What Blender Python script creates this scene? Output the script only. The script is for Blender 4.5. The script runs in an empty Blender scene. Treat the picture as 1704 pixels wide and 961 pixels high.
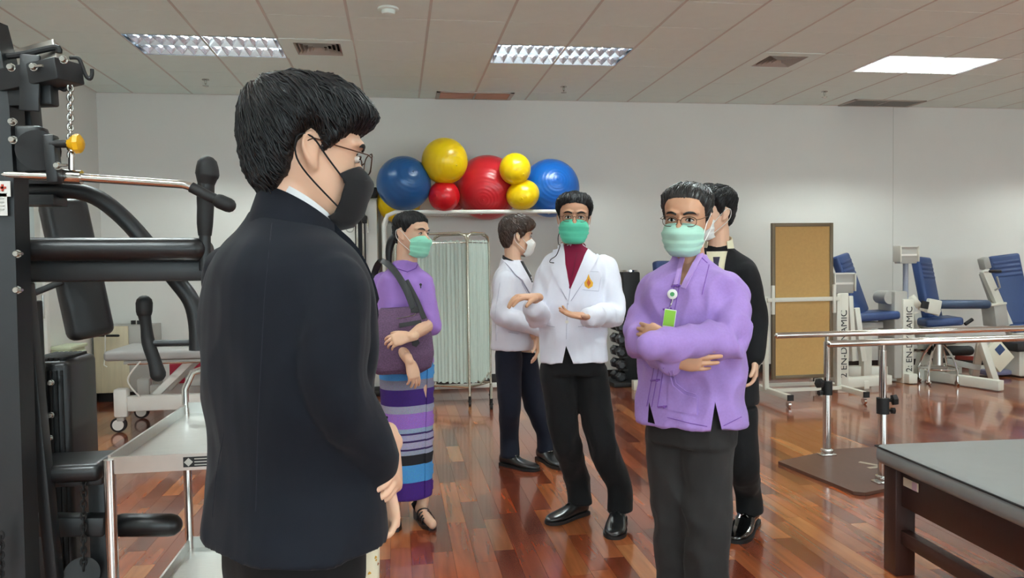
import bpy, bmesh, math, random
from mathutils import Vector, Matrix, noise
from mathutils.bvhtree import BVHTree
random.seed(7)
S = bpy.context.scene
C = S.collection
PI = math.pi
# ------------------------------------------------------------------ camera
F_PX, CAM_H = 1270.0, 1.38
CR = Vector((0.98884746, -0.14827769, -0.01394379))
CU = Vector((0.01907736, 0.03325562, 0.99926479))
CF = Vector((0.14770497, 0.98838646, -0.03571348))
EYE = Vector((0, 0, CAM_H))
cam = bpy.data.objects.new('camera', bpy.data.cameras.new('camera')); C.objects.link(cam)
cam.matrix_world = Matrix.Translation(EYE) @ Matrix((CR, CU, -CF)).transposed().to_4x4()
cam.data.sensor_width = 36; cam.data.lens = F_PX / 1704 * 36
cam.data.clip_start = 0.05
S.camera = cam
# ------------------------------------------------------------------ world, exposure
W = bpy.data.worlds.new('world'); S.world = W; W.use_nodes = True
W.node_tree.nodes['Background'].inputs[0].default_value = (0.77, 0.95, 1.0, 1)
W.node_tree.nodes['Background'].inputs[1].default_value = 6.4
S.view_settings.view_transform = 'Standard'; S.view_settings.look = 'None'
S.view_settings.gamma = 1; S.view_settings.use_curve_mapping = False
S.view_settings.exposure = 0.0
TUBE_POWER = 235.0          # emission of the fluorescent tubes
# ------------------------------------------------------------------ helpers
def ray(x, y): return (CF + CR*((x-852)/F_PX) - CU*((y-480.5)/F_PX))
def P(x, y, Y):
    d = ray(x, y); return EYE + d*(Y/d.y)
def PZ(x, y, Z):
    d = ray(x, y); return EYE + d*((Z-CAM_H)/d.z)
def V(*a): return Vector(a)
def lin(c):
    c = c/255.0
    return c/12.92 if c <= 0.04045 else ((c+0.055)/1.055)**2.4
def rgb(r, g, b): return (lin(r), lin(g), lin(b), 1)
MATS = {}
def mat(name, col, rough=0.5, metal=0.0, var=0.0, vscale=20.0, bump=0.0, bscale=200.0, spec=0.5, coat=0.0, sss=0.0, trans=0.0, stretch=(1,1,1), sheen=0.0):
    if name in MATS: return MATS[name]
    m = bpy.data.materials.new(name); m.use_nodes = True
    nt = m.node_tree; b = nt.nodes['Principled BSDF']
    b.inputs['Base Color'].default_value = col
    b.inputs['Roughness'].default_value = rough; b.inputs['Metallic'].default_value = metal
    b.inputs['Specular IOR Level'].default_value = spec
    b.inputs['Coat Weight'].default_value = coat; b.inputs['Coat Roughness'].default_value = 0.08
    b.inputs['Sheen Weight'].default_value = sheen
    if sss: b.inputs['Subsurface Weight'].default_value = sss; b.inputs['Subsurface Radius'].default_value = (0.01, 0.004, 0.002); b.inputs['Subsurface Scale'].default_value = 0.6
    if trans: b.inputs['Transmission Weight'].default_value = trans
    tc = nt.nodes.new('ShaderNodeTexCoord'); mp = nt.nodes.new('ShaderNodeMapping')
    mp.inputs['Scale'].default_value = stretch; nt.links.new(tc.outputs['Object'], mp.inputs[0])
    if var:
        n = nt.nodes.new('ShaderNodeTexNoise'); n.inputs['Scale'].default_value = vscale; n.inputs['Detail'].default_value = 4
        nt.links.new(mp.outputs[0], n.inputs['Vector'])
        mx = nt.nodes.new('ShaderNodeMix'); mx.data_type = 'RGBA'
        mx.inputs[6].default_value = tuple(max(0, c*(1-var)) for c in col[:3])+(1,)
        mx.inputs[7].default_value = tuple(min(1, c*(1+var)) for c in col[:3])+(1,)
        nt.links.new(n.outputs['Fac'], mx.inputs[0]); nt.links.new(mx.outputs[2], b.inputs['Base Color'])
    if bump:
        n2 = nt.nodes.new('ShaderNodeTexNoise'); n2.inputs['Scale'].default_value = bscale; n2.inputs['Detail'].default_value = 3
        nt.links.new(mp.outputs[0], n2.inputs['Vector'])
        bp = nt.nodes.new('ShaderNodeBump'); bp.inputs['Strength'].default_value = bump; bp.inputs['Distance'].default_value = 0.002
        nt.links.new(n2.outputs['Fac'], bp.inputs['Height']); nt.links.new(bp.outputs[0], b.inputs['Normal'])
    MATS[name] = m
    return m
def emit(name, col, k):
    m = bpy.data.materials.new(name); m.use_nodes = True; nt = m.node_tree
    nt.nodes.remove(nt.nodes['Principled BSDF'])
    e = nt.nodes.new('ShaderNodeEmission'); e.inputs[0].default_value = col; e.inputs[1].default_value = k
    nt.links.new(e.outputs[0], nt.nodes['Material Output'].inputs[0]); MATS[name] = m
    return m
def tag(o, label=None, cat=None, group=None, kind=None):
    if label: o['label'] = label
    if cat: o['category'] = cat
    if group: o['group'] = group
    if kind: o['kind'] = kind
    return o
def empty(name, loc, label=None, cat=None, group=None):
    o = bpy.data.objects.new(name, None); C.objects.link(o); o.location = loc; o.empty_display_size = 0.05
    return tag(o, label, cat, group)
def root_loc(o):
    while o.parent: o = o.parent
    return Vector(o.location)
def link(name, me, m, parent=None, angle=40):
    """me holds world coordinates; parts are stored relative to their thing's base"""
    o = bpy.data.objects.new(name, me); C.objects.link(o)
    if m is not None and len(me.materials) == 0: me.materials.append(m)
    me.polygons.foreach_set('use_smooth', [True]*len(me.polygons))
    if angle < 180: me.set_sharp_from_angle(angle=math.radians(angle))
    if parent is not None:
        me.transform(Matrix.Translation(-root_loc(parent))); o.parent = parent
    return o
def obj(name, bm, m, parent=None, angle=40):
    bmesh.ops.recalc_face_normals(bm, faces=bm.faces)
    me = bpy.data.meshes.new(name); bm.to_mesh(me); bm.free()
    return link(name, me, m, parent, angle)
def thing1(name, bm, m, label, cat, group=None, angle=40):
    """single-mesh thing: origin moved to its base"""
    bmesh.ops.recalc_face_normals(bm, faces=bm.faces)
    vs = [v.co for v in bm.verts]
    c = Vector(((min(v.x for v in vs)+max(v.x for v in vs))/2, (min(v.y for v in vs)+max(v.y for v in vs))/2, min(v.z for v in vs)))
    me = bpy.data.meshes.new(name); bm.to_mesh(me); bm.free(); me.transform(Matrix.Translation(-c))
    o = link(name, me, m, None, angle); o.location = c
    return tag(o, label, cat, group)
def B(): return bmesh.new()
def box(bm, c, size, rot=None, bev=0.0, seg=2):
    M = Matrix.Translation(Vector(c)) @ (rot.to_4x4() if rot is not None else Matrix.Identity(4)) @ Matrix.Diagonal((size[0], size[1], size[2], 1))
    if bev > 0:
        t = bmesh.new(); bmesh.ops.create_cube(t, size=1)
        bmesh.ops.transform(t, matrix=Matrix.Diagonal((size[0], size[1], size[2], 1)), verts=t.verts)
        bmesh.ops.bevel(t, geom=list(t.edges), offset=min(bev, 0.49*min(size)), segments=seg, profile=0.5, affect='EDGES')
        R = Matrix.Translation(Vector(c)) @ (rot.to_4x4() if rot is not None else Matrix.Identity(4))
        bmesh.ops.transform(t, matrix=R, verts=t.verts)
        me = bpy.data.meshes.new('t'); t.to_mesh(me); t.free(); bm.from_mesh(me); bpy.data.meshes.remove(me)
    else:
        bmesh.ops.create_cube(bm, size=1, matrix=M)
    return bm
def frame(d, up=V(0, 0, 1)):
    d = d.normalized()
    s = d.cross(up)
    if s.length < 1e-4: s = d.cross(V(1, 0, 0))
    s.normalize(); u = s.cross(d).normalized()
    return Matrix((s, d, u)).transposed()      # local x = side, y = along, z = up
def beam(bm, a, b, w, h, up=V(0, 0, 1), bev=0.0):
    a = Vector(a); b = Vector(b)
    return box(bm, (a+b)/2, (w, (b-a).length, h), frame(b-a, up), bev)
def cr(p, t):
    """Catmull-Rom through a list of tuples/vectors, t in 0..len-1"""
    n = len(p)-1; i = min(int(t), n-1); f = t-i
    a = p[max(i-1, 0)]; b = p[i]; c = p[i+1]; d = p[min(i+2, n)]
    def g(a, b, c, d): return 0.5*((2*b)+(-a+c)*f+(2*a-5*b+4*c-d)*f*f+(-a+3*b-3*c+d)*f**3)
    if isinstance(b, Vector): return g(a, b, c, d)
    if isinstance(b, (int, float)): return g(a, b, c, d)
    return tuple(g(*q) for q in zip(a, b, c, d))
def loft(bm, rings, cap=True):
    vs = [[bm.verts.new(p) for p in r] for r in rings]
    n = len(vs[0])
    for a, b in zip(vs, vs[1:]):
        for i in range(n):
            bm.faces.new((a[i], a[(i+1) % n], b[(i+1) % n], b[i]))
    if cap:
        bm.faces.new(vs[0][::-1]); bm.faces.new(vs[-1])
    return vs
def tube(bm, pts, rad, n=10, sub=1, ref=None, rnd=False, cap=True):
    """round or oval tube; rad float / list of floats / list of (across, along ref)"""
    pts = [Vector(p) for p in pts]
    if not isinstance(rad, (list, tuple)): rad = [rad]*len(pts)
    rad = [r if isinstance(r, tuple) else (r, r) for r in rad]
    if sub > 1:
        N = (len(pts)-1)*sub
        q = [cr(pts, i/sub) for i in range(N+1)]; rr = [cr(rad, i/sub) for i in range(N+1)]
    else: q, rr = pts, rad
    tang = []
    for i in range(len(q)):
        d = q[min(i+1, len(q)-1)]-q[max(i-1, 0)]
        tang.append(d.normalized() if d.length > 1e-9 else V(0, 0, 1))
    u = ref.copy() if ref is not None else (V(0, 0, 1) if abs(tang[0].z) < 0.9 else V(0, 1, 0))
    rings = []
    for i, (p, t) in enumerate(zip(q, tang)):
        if ref is not None: u = ref.copy()
        u = (u-t*u.dot(t)); u = u.normalized() if u.length > 1e-6 else t.orthogonal().normalized()
        s = t.cross(u)
        rings.append([p+s*(math.cos(2*PI*k/n)*rr[i][0])+u*(math.sin(2*PI*k/n)*rr[i][1]) for k in range(n)])
    if rnd:
        def capr(c, t, ring, r):
            return [[c+t*(r*math.sin(a))+(v-c)*math.cos(a) for v in ring] for a in (0.5, 1.0, 1.35)]
        e0 = capr(q[0], -tang[0], rings[0], min(rr[0])); e1 = capr(q[-1], tang[-1], rings[-1], min(rr[-1]))
        rings = e0[::-1]+rings+e1
    loft(bm, rings, cap)
    return bm
def lathe(bm, prof, c, axis=V(0, 0, 1), n=24):
    axis = axis.normalized(); s = axis.orthogonal().normalized(); u = axis.cross(s); c = Vector(c)
    rings = [[c+axis*z+(s*math.cos(2*PI*k/n)+u*math.sin(2*PI*k/n))*max(r, 1e-4) for k in range(n)] for r, z in prof]
    loft(bm, rings); return bm
def ball(bm, c, r, n=24, m=16, sc=(1, 1, 1)):
    bmesh.ops.create_uvsphere(bm, u_segments=n, v_segments=m, radius=1, matrix=Matrix.Translation(Vector(c)) @ Matrix.Diagonal((r*sc[0], r*sc[1], r*sc[2], 1)))
    return bm
def prism(bm, poly, d):
    """extrude a 3D polygon by vector d"""
    a = [bm.verts.new(Vector(p)) for p in poly]; b = [bm.verts.new(Vector(p)+d) for p in poly]
    bm.faces.new(a[::-1]); bm.faces.new(b); n = len(a)
    for i in range(n): bm.faces.new((a[i], a[(i+1) % n], b[(i+1) % n], b[i]))
    return bm
def sstep(a, b, x):
    t = min(1, max(0, (x-a)/(b-a))); return t*t*(3-2*t)
def text_mesh(name, txt, M, size, m, parent=None, ext=0.001, align='CENTER'):
    cu = bpy.data.curves.new('t', 'FONT'); cu.body = txt; cu.size = size; cu.extrude = ext; cu.align_x = align; cu.align_y = 'CENTER'
    o = bpy.data.objects.new('t', cu); C.objects.link(o)
    me = bpy.data.meshes.new_from_object(o.evaluated_get(bpy.context.evaluated_depsgraph_get()))
    bpy.data.objects.remove(o); bpy.data.curves.remove(cu); me.transform(M); me.materials.clear()
    return link(name, me, m, parent, 30)
# ------------------------------------------------------------------ common materials
m_wall = mat('wall_paint', rgb(226, 225, 220), 0.65, var=0.03, vscale=1.5, bump=0.06, bscale=300)
m_tile = mat('ceiling_tile', rgb(234, 246, 240), 0.8, var=0.03, vscale=8, bump=0.1, bscale=250)
m_tee = mat('ceiling_tee', rgb(206, 204, 196), 0.5)
m_dark = mat('shadow_gap', rgb(40, 38, 36), 0.8)
m_base = mat('baseboard', rgb(38, 30, 28), 0.4)
m_black = mat('black_powder_coat', rgb(23, 25, 28), 0.45, bump=0.05, bscale=900)
m_blk2 = mat('black_vinyl', rgb(22, 21, 23), 0.35, bump=0.12, bscale=500)
m_rub = mat('black_rubber', rgb(18, 18, 20), 0.6)
m_chrome = mat('chrome', rgb(225, 222, 218), 0.12, 1.0)
m_steel = mat('brushed_steel', rgb(205, 203, 198), 0.3, 1.0, var=0.12, vscale=12, stretch=(1, 14, 1))
m_cream = mat('cream_enamel', rgb(222, 220, 208), 0.35)
m_white = mat('white_enamel', rgb(232, 230, 224), 0.35)
m_grey = mat('grey_plastic', rgb(178, 176, 170), 0.45)
m_blue = mat('blue_vinyl', rgb(44, 66, 112), 0.45, var=0.08, vscale=30, bump=0.06, bscale=400)
m_yel = mat('yellow_plastic', rgb(240, 180, 20), 0.4)
m_bolt = mat('zinc_bolt', rgb(190, 188, 182), 0.25, 1.0)
m_greyv = mat('grey_vinyl', rgb(138, 140, 138), 0.42, var=0.05, vscale=15, bump=0.05, bscale=600)
# ------------------------------------------------------------------ room shell
XL, XR, YB, YF, ZC = -3.098, 10.4, 8.647, -3.6, 3.217
U0, V0, T = -2.7302, 5.2646, 0.6
def shell(name, c, s, m): 
    o = obj(name, box(B(), c, s), m); o['kind'] = 'structure'; return o
wb = shell('wall_back', ((XL+XR)/2, YB+0.06, ZC/2+0.1), (XR-XL+0.4, 0.12, ZC+0.4), m_wall)
shell('wall_left', (XL-0.06, (YB+YF)/2, ZC/2+0.1), (0.12, YB-YF, ZC+0.4), m_wall)
shell('wall_right', (XR+0.06, (YB+YF)/2, ZC/2+0.1), (0.12, YB-YF, ZC+0.4), m_wall)
# wall behind the camera: unseen window openings, added to let daylight in
bm = B(); WZ0, WZ1 = 0.75, 2.75; wx = [(-2.2, 1.2), (1.9, 5.3), (6.0, 9.4)]
box(bm, ((XL+XR)/2, YF-0.06, WZ0/2-0.05), (XR-XL+0.4, 0.12, WZ0+0.1)); box(bm, ((XL+XR)/2, YF-0.06, (WZ1+ZC+0.3)/2), (XR-XL+0.4, 0.12, ZC+0.3-WZ1))
ed = [XL-0.2]+[e for w in wx for e in w]+[XR+0.2]
for a, b_ in zip(ed[::2], ed[1::2]): box(bm, ((a+b_)/2, YF-0.06, (WZ0+WZ1)/2), (b_-a, 0.12, WZ1-WZ0))
o = obj('wall_front', bm, m_wall); o['kind'] = 'structure'
for i, (a, b_) in enumerate(wx):
    bm = B()
    for q in range(4): box(bm, (a+0.03+(b_-a-0.06)*q/3, YF-0.06, (WZ0+WZ1)/2), (0.06, 0.07, WZ1-WZ0))
    for z in (WZ0+0.03, WZ1-0.03): box(bm, ((a+b_)/2, YF-0.06, z), (b_-a, 0.07, 0.06))
    o = obj('added_window_%d' % (i+1), bm, m_white); o['kind'] = 'structure'
shell('baseboard_back', ((XL+XR)/2, YB-0.008, 0.05), (XR-XL, 0.016, 0.10), m_base)
shell('baseboard_left', (XL+0.008, (YB+YF)/2, 0.05), (0.016, YB-YF-0.04, 0.10), m_base)
m_seam = mat('wall_seam', rgb(200, 200, 192), 0.7)
for i, x in enumerate((6.06,)):
    shell('trim_%d' % (i+1), (x, YB-0.001, 1.66), (0.005, 0.004, 3.1), m_seam)
# floor: planks, the largest in view as parts, the rest joined
def plank_mat():
    m = bpy.data.materials.new('red_wood_planks'); m.use_nodes = True; nt = m.node_tree; b = nt.nodes['Principled BSDF']
    N = nt.nodes.new; L = nt.links.new
    oi = N('ShaderNodeObjectInfo'); ge = N('ShaderNodeNewGeometry'); ad = N('ShaderNodeMath'); ad.operation = 'ADD'
    L(oi.outputs['Random'], ad.inputs[0]); L(ge.outputs['Random Per Island'], ad.inputs[1])
    fr = N('ShaderNodeMath'); fr.operation = 'FRACT'; L(ad.outputs[0], fr.inputs[0])
    rp = N('ShaderNodeValToRGB'); L(fr.outputs[0], rp.inputs[0]); r = rp.color_ramp
    cols = [(0, (96, 42, 28)), (0.22, (140, 64, 34)), (0.42, (168, 96, 54)), (0.58, (122, 60, 42)), (0.72, (158, 76, 40)), (0.86, (184, 118, 72)), (1.0, (112, 52, 42))]
    r.elements[0].position = 0; r.elements[0].color = rgb(*cols[0][1]); r.elements[1].position = 1; r.elements[1].color = rgb(*cols[-1][1])
    for p, c in cols[1:-1]:
        e = r.elements.new(p); e.color = rgb(*c)
    cm = N('ShaderNodeVectorMath'); cm.operation = 'MULTIPLY_ADD'   # shift the grain from plank to plank
    L(ge.outputs['Position'], cm.inputs[0]); cm.inputs[1].default_value = (20, 1.6, 1)
    cx = N('ShaderNodeCombineXYZ'); ml = N('ShaderNodeMath'); ml.operation = 'MULTIPLY'; ml.inputs[1].default_value = 57.0
    L(fr.outputs[0], ml.inputs[0]); L(ml.outputs[0], cx.inputs[0]); L(ml.outputs[0], cx.inputs[2]); L(cx.outputs[0], cm.inputs[2])
    n = N('ShaderNodeTexNoise'); n.inputs['Scale'].default_value = 1; n.inputs['Detail'].default_value = 2.5; n.inputs['Distortion'].default_value = 0.5
    L(cm.outputs[0], n.inputs['Vector'])
    mr = N('ShaderNodeMapRange'); mr.inputs[1].default_value = 0.3; mr.inputs[2].default_value = 0.7; mr.inputs[3].default_value = 0.72; mr.inputs[4].default_value = 1.2
    L(n.outputs['Fac'], mr.inputs[0])
    mx = N('ShaderNodeVectorMath'); mx.operation = 'SCALE'; L(rp.outputs[0], mx.inputs[0]); L(mr.outputs[0], mx.inputs['Scale'])
    L(mx.outputs[0], b.inputs['Base Color'])
    b.inputs['Roughness'].default_value = 0.2; b.inputs['Coat Weight'].default_value = 0.6; b.inputs['Coat Roughness'].default_value = 0.07
    n3 = N('ShaderNodeTexNoise'); n3.inputs['Scale'].default_value = 2.5; L(ge.outputs['Position'], n3.inputs['Vector'])
    bp = N('ShaderNodeBump'); bp.inputs['Strength'].default_value = 0.06; bp.inputs['Distance'].default_value = 0.02
    L(n3.outputs['Fac'], bp.inputs['Height']); L(bp.outputs[0], b.inputs['Coat Normal'])
    return m
m_plank = plank_mat()
floor = obj('floor', box(B(), ((XL+XR)/2, (YB+YF)/2, -0.06), (XR-XL, YB-YF, 0.08)), mat('subfloor', rgb(50, 24, 16), 0.8)); floor['kind'] = 'structure'
planks = []
PW = 0.098
x = XL
rf = random.Random(3)
while x < XR-0.02:
    y = YF-rf.random()*0.8
    while y < YB:
        ln = rf.choice((0.45, 0.6, 0.75, 0.9))
        a, b_ = max(y, YF), min(y+ln, YB)
        if b_-a > 0.02: planks.append((x, min(x+PW, XR), a, b_))
        y += ln
    x += PW
def pixel(p):
    v = Vector(p)-EYE; d = v.dot(CF)
    return (852+F_PX*v.dot(CR)/d, 480.5-F_PX*v.dot(CU)/d) if d > 0.2 else (-9e3, -9e3)
def pscore(k):
    x0, x1, a, b_ = k; c = ((x0+x1)/2, (a+b_)/2, 0); px = pixel(c)
    if not (-30 < px[0] < 1734 and 400 < px[1] < 990): return -1
    if px[0] < 600 and px[1] > 760: return -0.5      # behind the man and the trolley
    return (b_-a)/max(0.3, c[1])**3
planks.sort(key=pscore, reverse=True)
g = 0.0006
meshes = {}
def plank_mesh(w, l):
    k = (round(w, 3), round(l, 3))
    if k not in meshes:
        bm = box(B(), (0, 0, -0.01), (w-2*g, l-2*g, 0.02)); me = bpy.data.meshes.new('plank'); bm.to_mesh(me); bm.free(); me.materials.append(m_plank); meshes[k] = me
    return meshes[k]
for (x0, x1, a, b_) in planks[:300]:
    o = bpy.data.objects.new('plank', plank_mesh(x1-x0, b_-a)); C.objects.link(o); o.parent = floor; o.location = ((x0+x1)/2, (a+b_)/2, 0)
bm = B()
for (x0, x1, a, b_) in planks[300:]:
    box(bm, ((x0+x1)/2, (a+b_)/2, -0.01), (x1-x0-2*g, b_-a-2*g, 0.02))
o = obj('planks', bm, m_plank, floor, 30); o['kind'] = 'stuff'
# ceiling: slab, tees, tiles
ceil = obj('ceiling', box(B(), ((XL+XR)/2, (YB+YF)/2, ZC+0.28), (XR-XL, YB-YF, 0.06)), m_dark); ceil['kind'] = 'structure'
LIGHTS = [(i, j) for j in (2, -3, -8, -13) for i in (1, 6, 12, 17)]
skip = set()
for i, j in LIGHTS: skip |= {(i, j), (i+1, j)}
VENTS = [(3, 2), (10, 2)]
GRILLES = [(5, 5), (6, 5), (11, 5), (12, 5)]
skip |= set(VENTS)
ii = range(-1, 22); jj = range(-15, 6)
tm = {}
rest = B()
for i in ii:
    x0, x1 = max(XL, U0+T*i), min(XR, U0+T*(i+1))
    if x1-x0 < 0.02: continue
    for j in jj:
        y0, y1 = max(YF, V0+T*j), min(YB, V0+T*(j+1))
        if y1-y0 < 0.02 or (i, j) in skip: continue
        w, l = x1-x0-0.006, y1-y0-0.006; c = ((x0+x1)/2, (y0+y1)/2, ZC+0.008)
        px = pixel((c[0], c[1], ZC))
        if -80 < px[0] < 1790 and -60 < px[1] < 300:
            k = (round(w, 3), round(l, 3))
            if k not in tm:
                b2 = box(B(), (0, 0, 0), (w, l, 0.016), None, 0.002, 1); me = bpy.data.meshes.new('ceiling_tile'); b2.to_mesh(me); b2.free(); me.materials.append(m_tile); tm[k] = me
            t = bpy.data.objects.new('ceiling_tile', tm[k]); C.objects.link(t); t.parent = ceil; t.location = c
            t.rotation_euler = (random.uniform(-.002, .002), random.uniform(-.002, .002), 0)
        else: box(rest, c, (w, l, 0.016))
o = obj('ceiling_tiles', rest, m_tile, ceil, 30); o['kind'] = 'stuff'
for i in range(0, 23):
    xx = U0+T*i
    if XL < xx < XR: obj('ceiling_tee', box(B(), (xx, (YB+YF)/2, ZC-0.0005), (0.02, YB-YF, 0.003)), m_tee, ceil)
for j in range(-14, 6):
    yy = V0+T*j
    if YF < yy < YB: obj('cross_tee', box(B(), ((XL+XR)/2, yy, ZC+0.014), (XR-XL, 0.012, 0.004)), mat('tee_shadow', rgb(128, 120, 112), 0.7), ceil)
obj('wall_angle', box(B(), ((XL+XR)/2, YB-0.01, ZC-0.001), (XR-XL, 0.02, 0.003)), m_tee, ceil)
obj('wall_angle', box(B(), (XL+0.01, (YB+YF)/2, ZC-0.001), (0.02, YB-YF, 0.003)), m_tee, ceil)
# luminaires: white trough, two tubes, aluminium louvre blades
m_tube = emit('fluorescent_tube', (0.90, 1.0, 0.95, 1), TUBE_POWER)
m_louv = mat('louvre_aluminium', rgb(214, 218, 226), 0.14, 1.0)
m_louvw = mat('louvre_white', rgb(238, 238, 240), 0.5)
CACHE = {}
m_trough = mat('trough_aluminium', rgb(190, 196, 206), 0.2, 1.0)
def luminaire(i, j, label):
    first = CACHE.setdefault(i == 12, {}); ml = m_louvw if i == 12 else m_louv; mt = m_louvw if i == 12 else m_trough
    x0, y0 = U0+T*i, V0+T*j; cx, cy = x0+T, y0+T/2
    r = empty('ceiling_light', (cx, cy, ZC), label, 'ceiling light', 'recessed louvred fluorescent lights')
    if first:
        for nm, me in first['parts']:
            o = bpy.data.objects.new(nm, me); C.objects.link(o); o.parent = r
        return r
    parts = []
    def add(nm, bm, m):
        bmesh.ops.recalc_face_normals(bm, faces=bm.faces)
        me = bpy.data.meshes.new(nm); bm.to_mesh(me); bm.free(); me.materials.append(m)
        o = bpy.data.objects.new(nm, me); C.objects.link(o); o.parent = r; parts.append((nm, me))
    hx, hy = 0.592, 0.292
    bm = B()
    box(bm, (0, 0, 0.125), (2*hx, 2*hy, 0.006))
    for s in (-1, 1):
        box(bm, (0, s*hy, 0.062), (2*hx, 0.006, 0.13)); box(bm, (s*hx, 0, 0.062), (0.006, 2*hy, 0.13))
    add('housing', bm, mt)
    for s in (-1, 1): add('tube', tube(B(), [(-0.56, s*0.15, 0.085), (0.56, s*0.15, 0.085)], 0.014, 8), m_tube)
    for y in (-0.286, 0.0, 0.286):
        bm = B(); prism(bm, [(-hx, y-0.004, 0.0), (-hx, y+0.004, 0.0), (-hx, y+0.02, 0.06), (-hx, y-0.02, 0.06)], V(2*hx, 0, 0)); add('reflector_rail', bm, ml)
    for k in range(13):
        x = -0.56+k*1.12/12
        for s in (-1, 1):
            bm = B(); prism(bm, [(x-0.003, s*0.15-0.135, 0.0), (x+0.003, s*0.15-0.135, 0.0), (x+0.012, s*0.15-0.135, 0.05), (x-0.012, s*0.15-0.135, 0.05)], V(0, 0.27, 0)); add('louvre_blade', bm, ml)
    first['parts'] = parts
    return r
wh = {(1, 2): 'louvred ceiling light above the tall black gym machine at left', (6, 2): 'middle louvred ceiling light above the exercise balls', (12, 2): 'brightest ceiling light at far right over the leg machines'}
for i, j in LIGHTS:
    luminaire(i, j, wh.get((i, j), 'louvred ceiling light beyond the right edge of the picture' if j == 2 else 'louvred ceiling light out of view above or behind the camera'))
# air diffusers
m_vent = mat('vent_enamel', rgb(186, 176, 166), 0.5)
m_slot = mat('vent_inside', rgb(46, 42, 40), 0.8)
for (i, j), lb in zip(VENTS, ('square four-way air vent beside the left ceiling light', 'square four-way air vent left of the right ceiling light')):
    cx, cy = U0+T*(i+0.5), V0+T*(j+0.5)
    r = empty('air_vent', (cx, cy, ZC), lb, 'air vent', 'square ceiling air vents')
    obj('face_plate', box(box(box(box(B(), (cx-0.245, cy, ZC), (0.105, 0.594, 0.008)), (cx+0.245, cy, ZC), (0.105, 0.594, 0.008)), (cx, cy-0.245, ZC), (0.39, 0.105, 0.008)), (cx, cy+0.245, ZC), (0.39, 0.105, 0.008)), m_tile, r)
    obj('duct', box(B(), (cx, cy, ZC+0.07), (0.4, 0.4, 0.01)), m_slot, r)
    for k, h in enumerate((0.19, 0.155, 0.12, 0.085, 0.05)):
        bm = B()
        for s in (-1, 1):
            a = V(cx-h, cy+s*h, ZC-0.002); b2 = V(cx+h, cy+s*h, ZC-0.002); q = h-0.022
            prism(bm, [a, b2, V(cx+q, cy+s*q, ZC+0.03), V(cx-q, cy+s*q, ZC+0.03)], V(0, 0, 0.003))
            a = V(cx+s*h, cy-h, ZC-0.002); b2 = V(cx+s*h, cy+h, ZC-0.002)
            prism(bm, [a, b2, V(cx+s*q, cy+q, ZC+0.03), V(cx+s*q, cy-q, ZC+0.03)], V(0, 0, 0.003))
        obj('vane', bm, m_vent, r)
for x0, x1, lb, mm in ((P(724, 158, YB).x, P(848, 160, YB).x, 'return air grille with painted pinkish reflection at the wall above the balls', mat('grille_pink_reflection', rgb(196, 150, 128), 0.35, 0.5)), (P(1392, 170, YB).x, P(1508, 172, YB).x, 'grey return air grille at the wall above the leg machines', mat('grille_grey', rgb(150, 150, 144), 0.4, 0.3))):  # pinkish reflected tint is put into the first grille's colour
    r = empty('return_grille', ((x0+x1)/2, YB-0.22, ZC), lb, 'air vent')
    bm = B(); w = x1-x0; cx = (x0+x1)/2; cy = YB-0.2
    for s in (-1, 1):
        box(bm, (cx+s*(w/2-0.02), cy, ZC-0.006), (0.04, 0.34, 0.012)); box(bm, (cx, cy+s*0.16, ZC-0.006), (w, 0.02, 0.012))
    box(bm, (cx, cy, ZC-0.006), (0.02, 0.32, 0.012)); obj('frame', bm, m_vent, r)
    obj('filter_panel', box(B(), (cx, cy, ZC-0.003), (w-0.06, 0.3, 0.003)), mm, r)
    for k in range(9): obj('slat', box(B(), (cx, cy-0.14+k*0.035, ZC-0.006), (w-0.08, 0.004, 0.007)), mm, r)
# sprinklers and smoke detector
for (x, y), lb in zip(((342, 134), (938, 146), (1372, 154)), ('ceiling sprinkler head above the left gym machine', 'ceiling sprinkler head right of the exercise balls', 'ceiling sprinkler head left of the grey return grille')):
    p = PZ(x, y-2, ZC); bm = B()
    lathe(bm, [(0.035, 0), (0.035, -0.006), (0.012, -0.01), (0.01, -0.04), (0.004, -0.045), (0.004, -0.06), (0.03, -0.062), (0.03, -0.066), (0.0, -0.067)], p, V(0, 0, 1), 12)
    thing1('sprinkler', bm, m_bolt, lb, 'sprinkler', 'ceiling sprinklers')
p = PZ(646, 14, ZC); r = empty('smoke_detector', p, 'round white smoke detector on the ceiling near the top edge', 'smoke detector')
obj('base', lathe(B(), [(0.075, 0), (0.075, -0.012), (0.068, -0.016), (0.0, -0.016)], p), m_tile, r)
obj('sensor_head', lathe(B(), [(0.05, -0.016), (0.052, -0.03), (0.045, -0.042), (0.02, -0.05), (0, -0.05)], p), m_tile, r)
# door in the left wall
m_door = mat('door_cream', rgb(206, 208, 200), 0.5)
m_glz = mat('door_glass', rgb(190, 205, 205), 0.1, spec=0.6)
d1 = obj('door_1', box(B(), (XL+0.02, 6.72, 1.05), (0.04, 0.9, 2.1)), m_door); d1['kind'] = 'structure'
for y in (6.25, 7.2): obj('door_frame', box(B(), (XL+0.03, y, 1.08), (0.07, 0.06, 2.16), None, 0.004), m_white, d1)
obj('door_frame', box(B(), (XL+0.03, 6.72, 2.16), (0.07, 1.0, 0.06), None, 0.004), m_white, d1)
obj('glass_panel', box(B(), (XL+0.041, 6.72, 1.5), (0.004, 0.66, 0.9)), m_glz, d1)
obj('rail', box(B(), (XL+0.045, 6.72, 0.98), (0.012, 0.8, 0.06)), m_white, d1)
tube_b = tube(B(), [(XL+0.09, 7.05, 0.95), (XL+0.09, 7.05, 1.15)], 0.012, 8); obj('handle', tube_b, m_chrome, d1)
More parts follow.
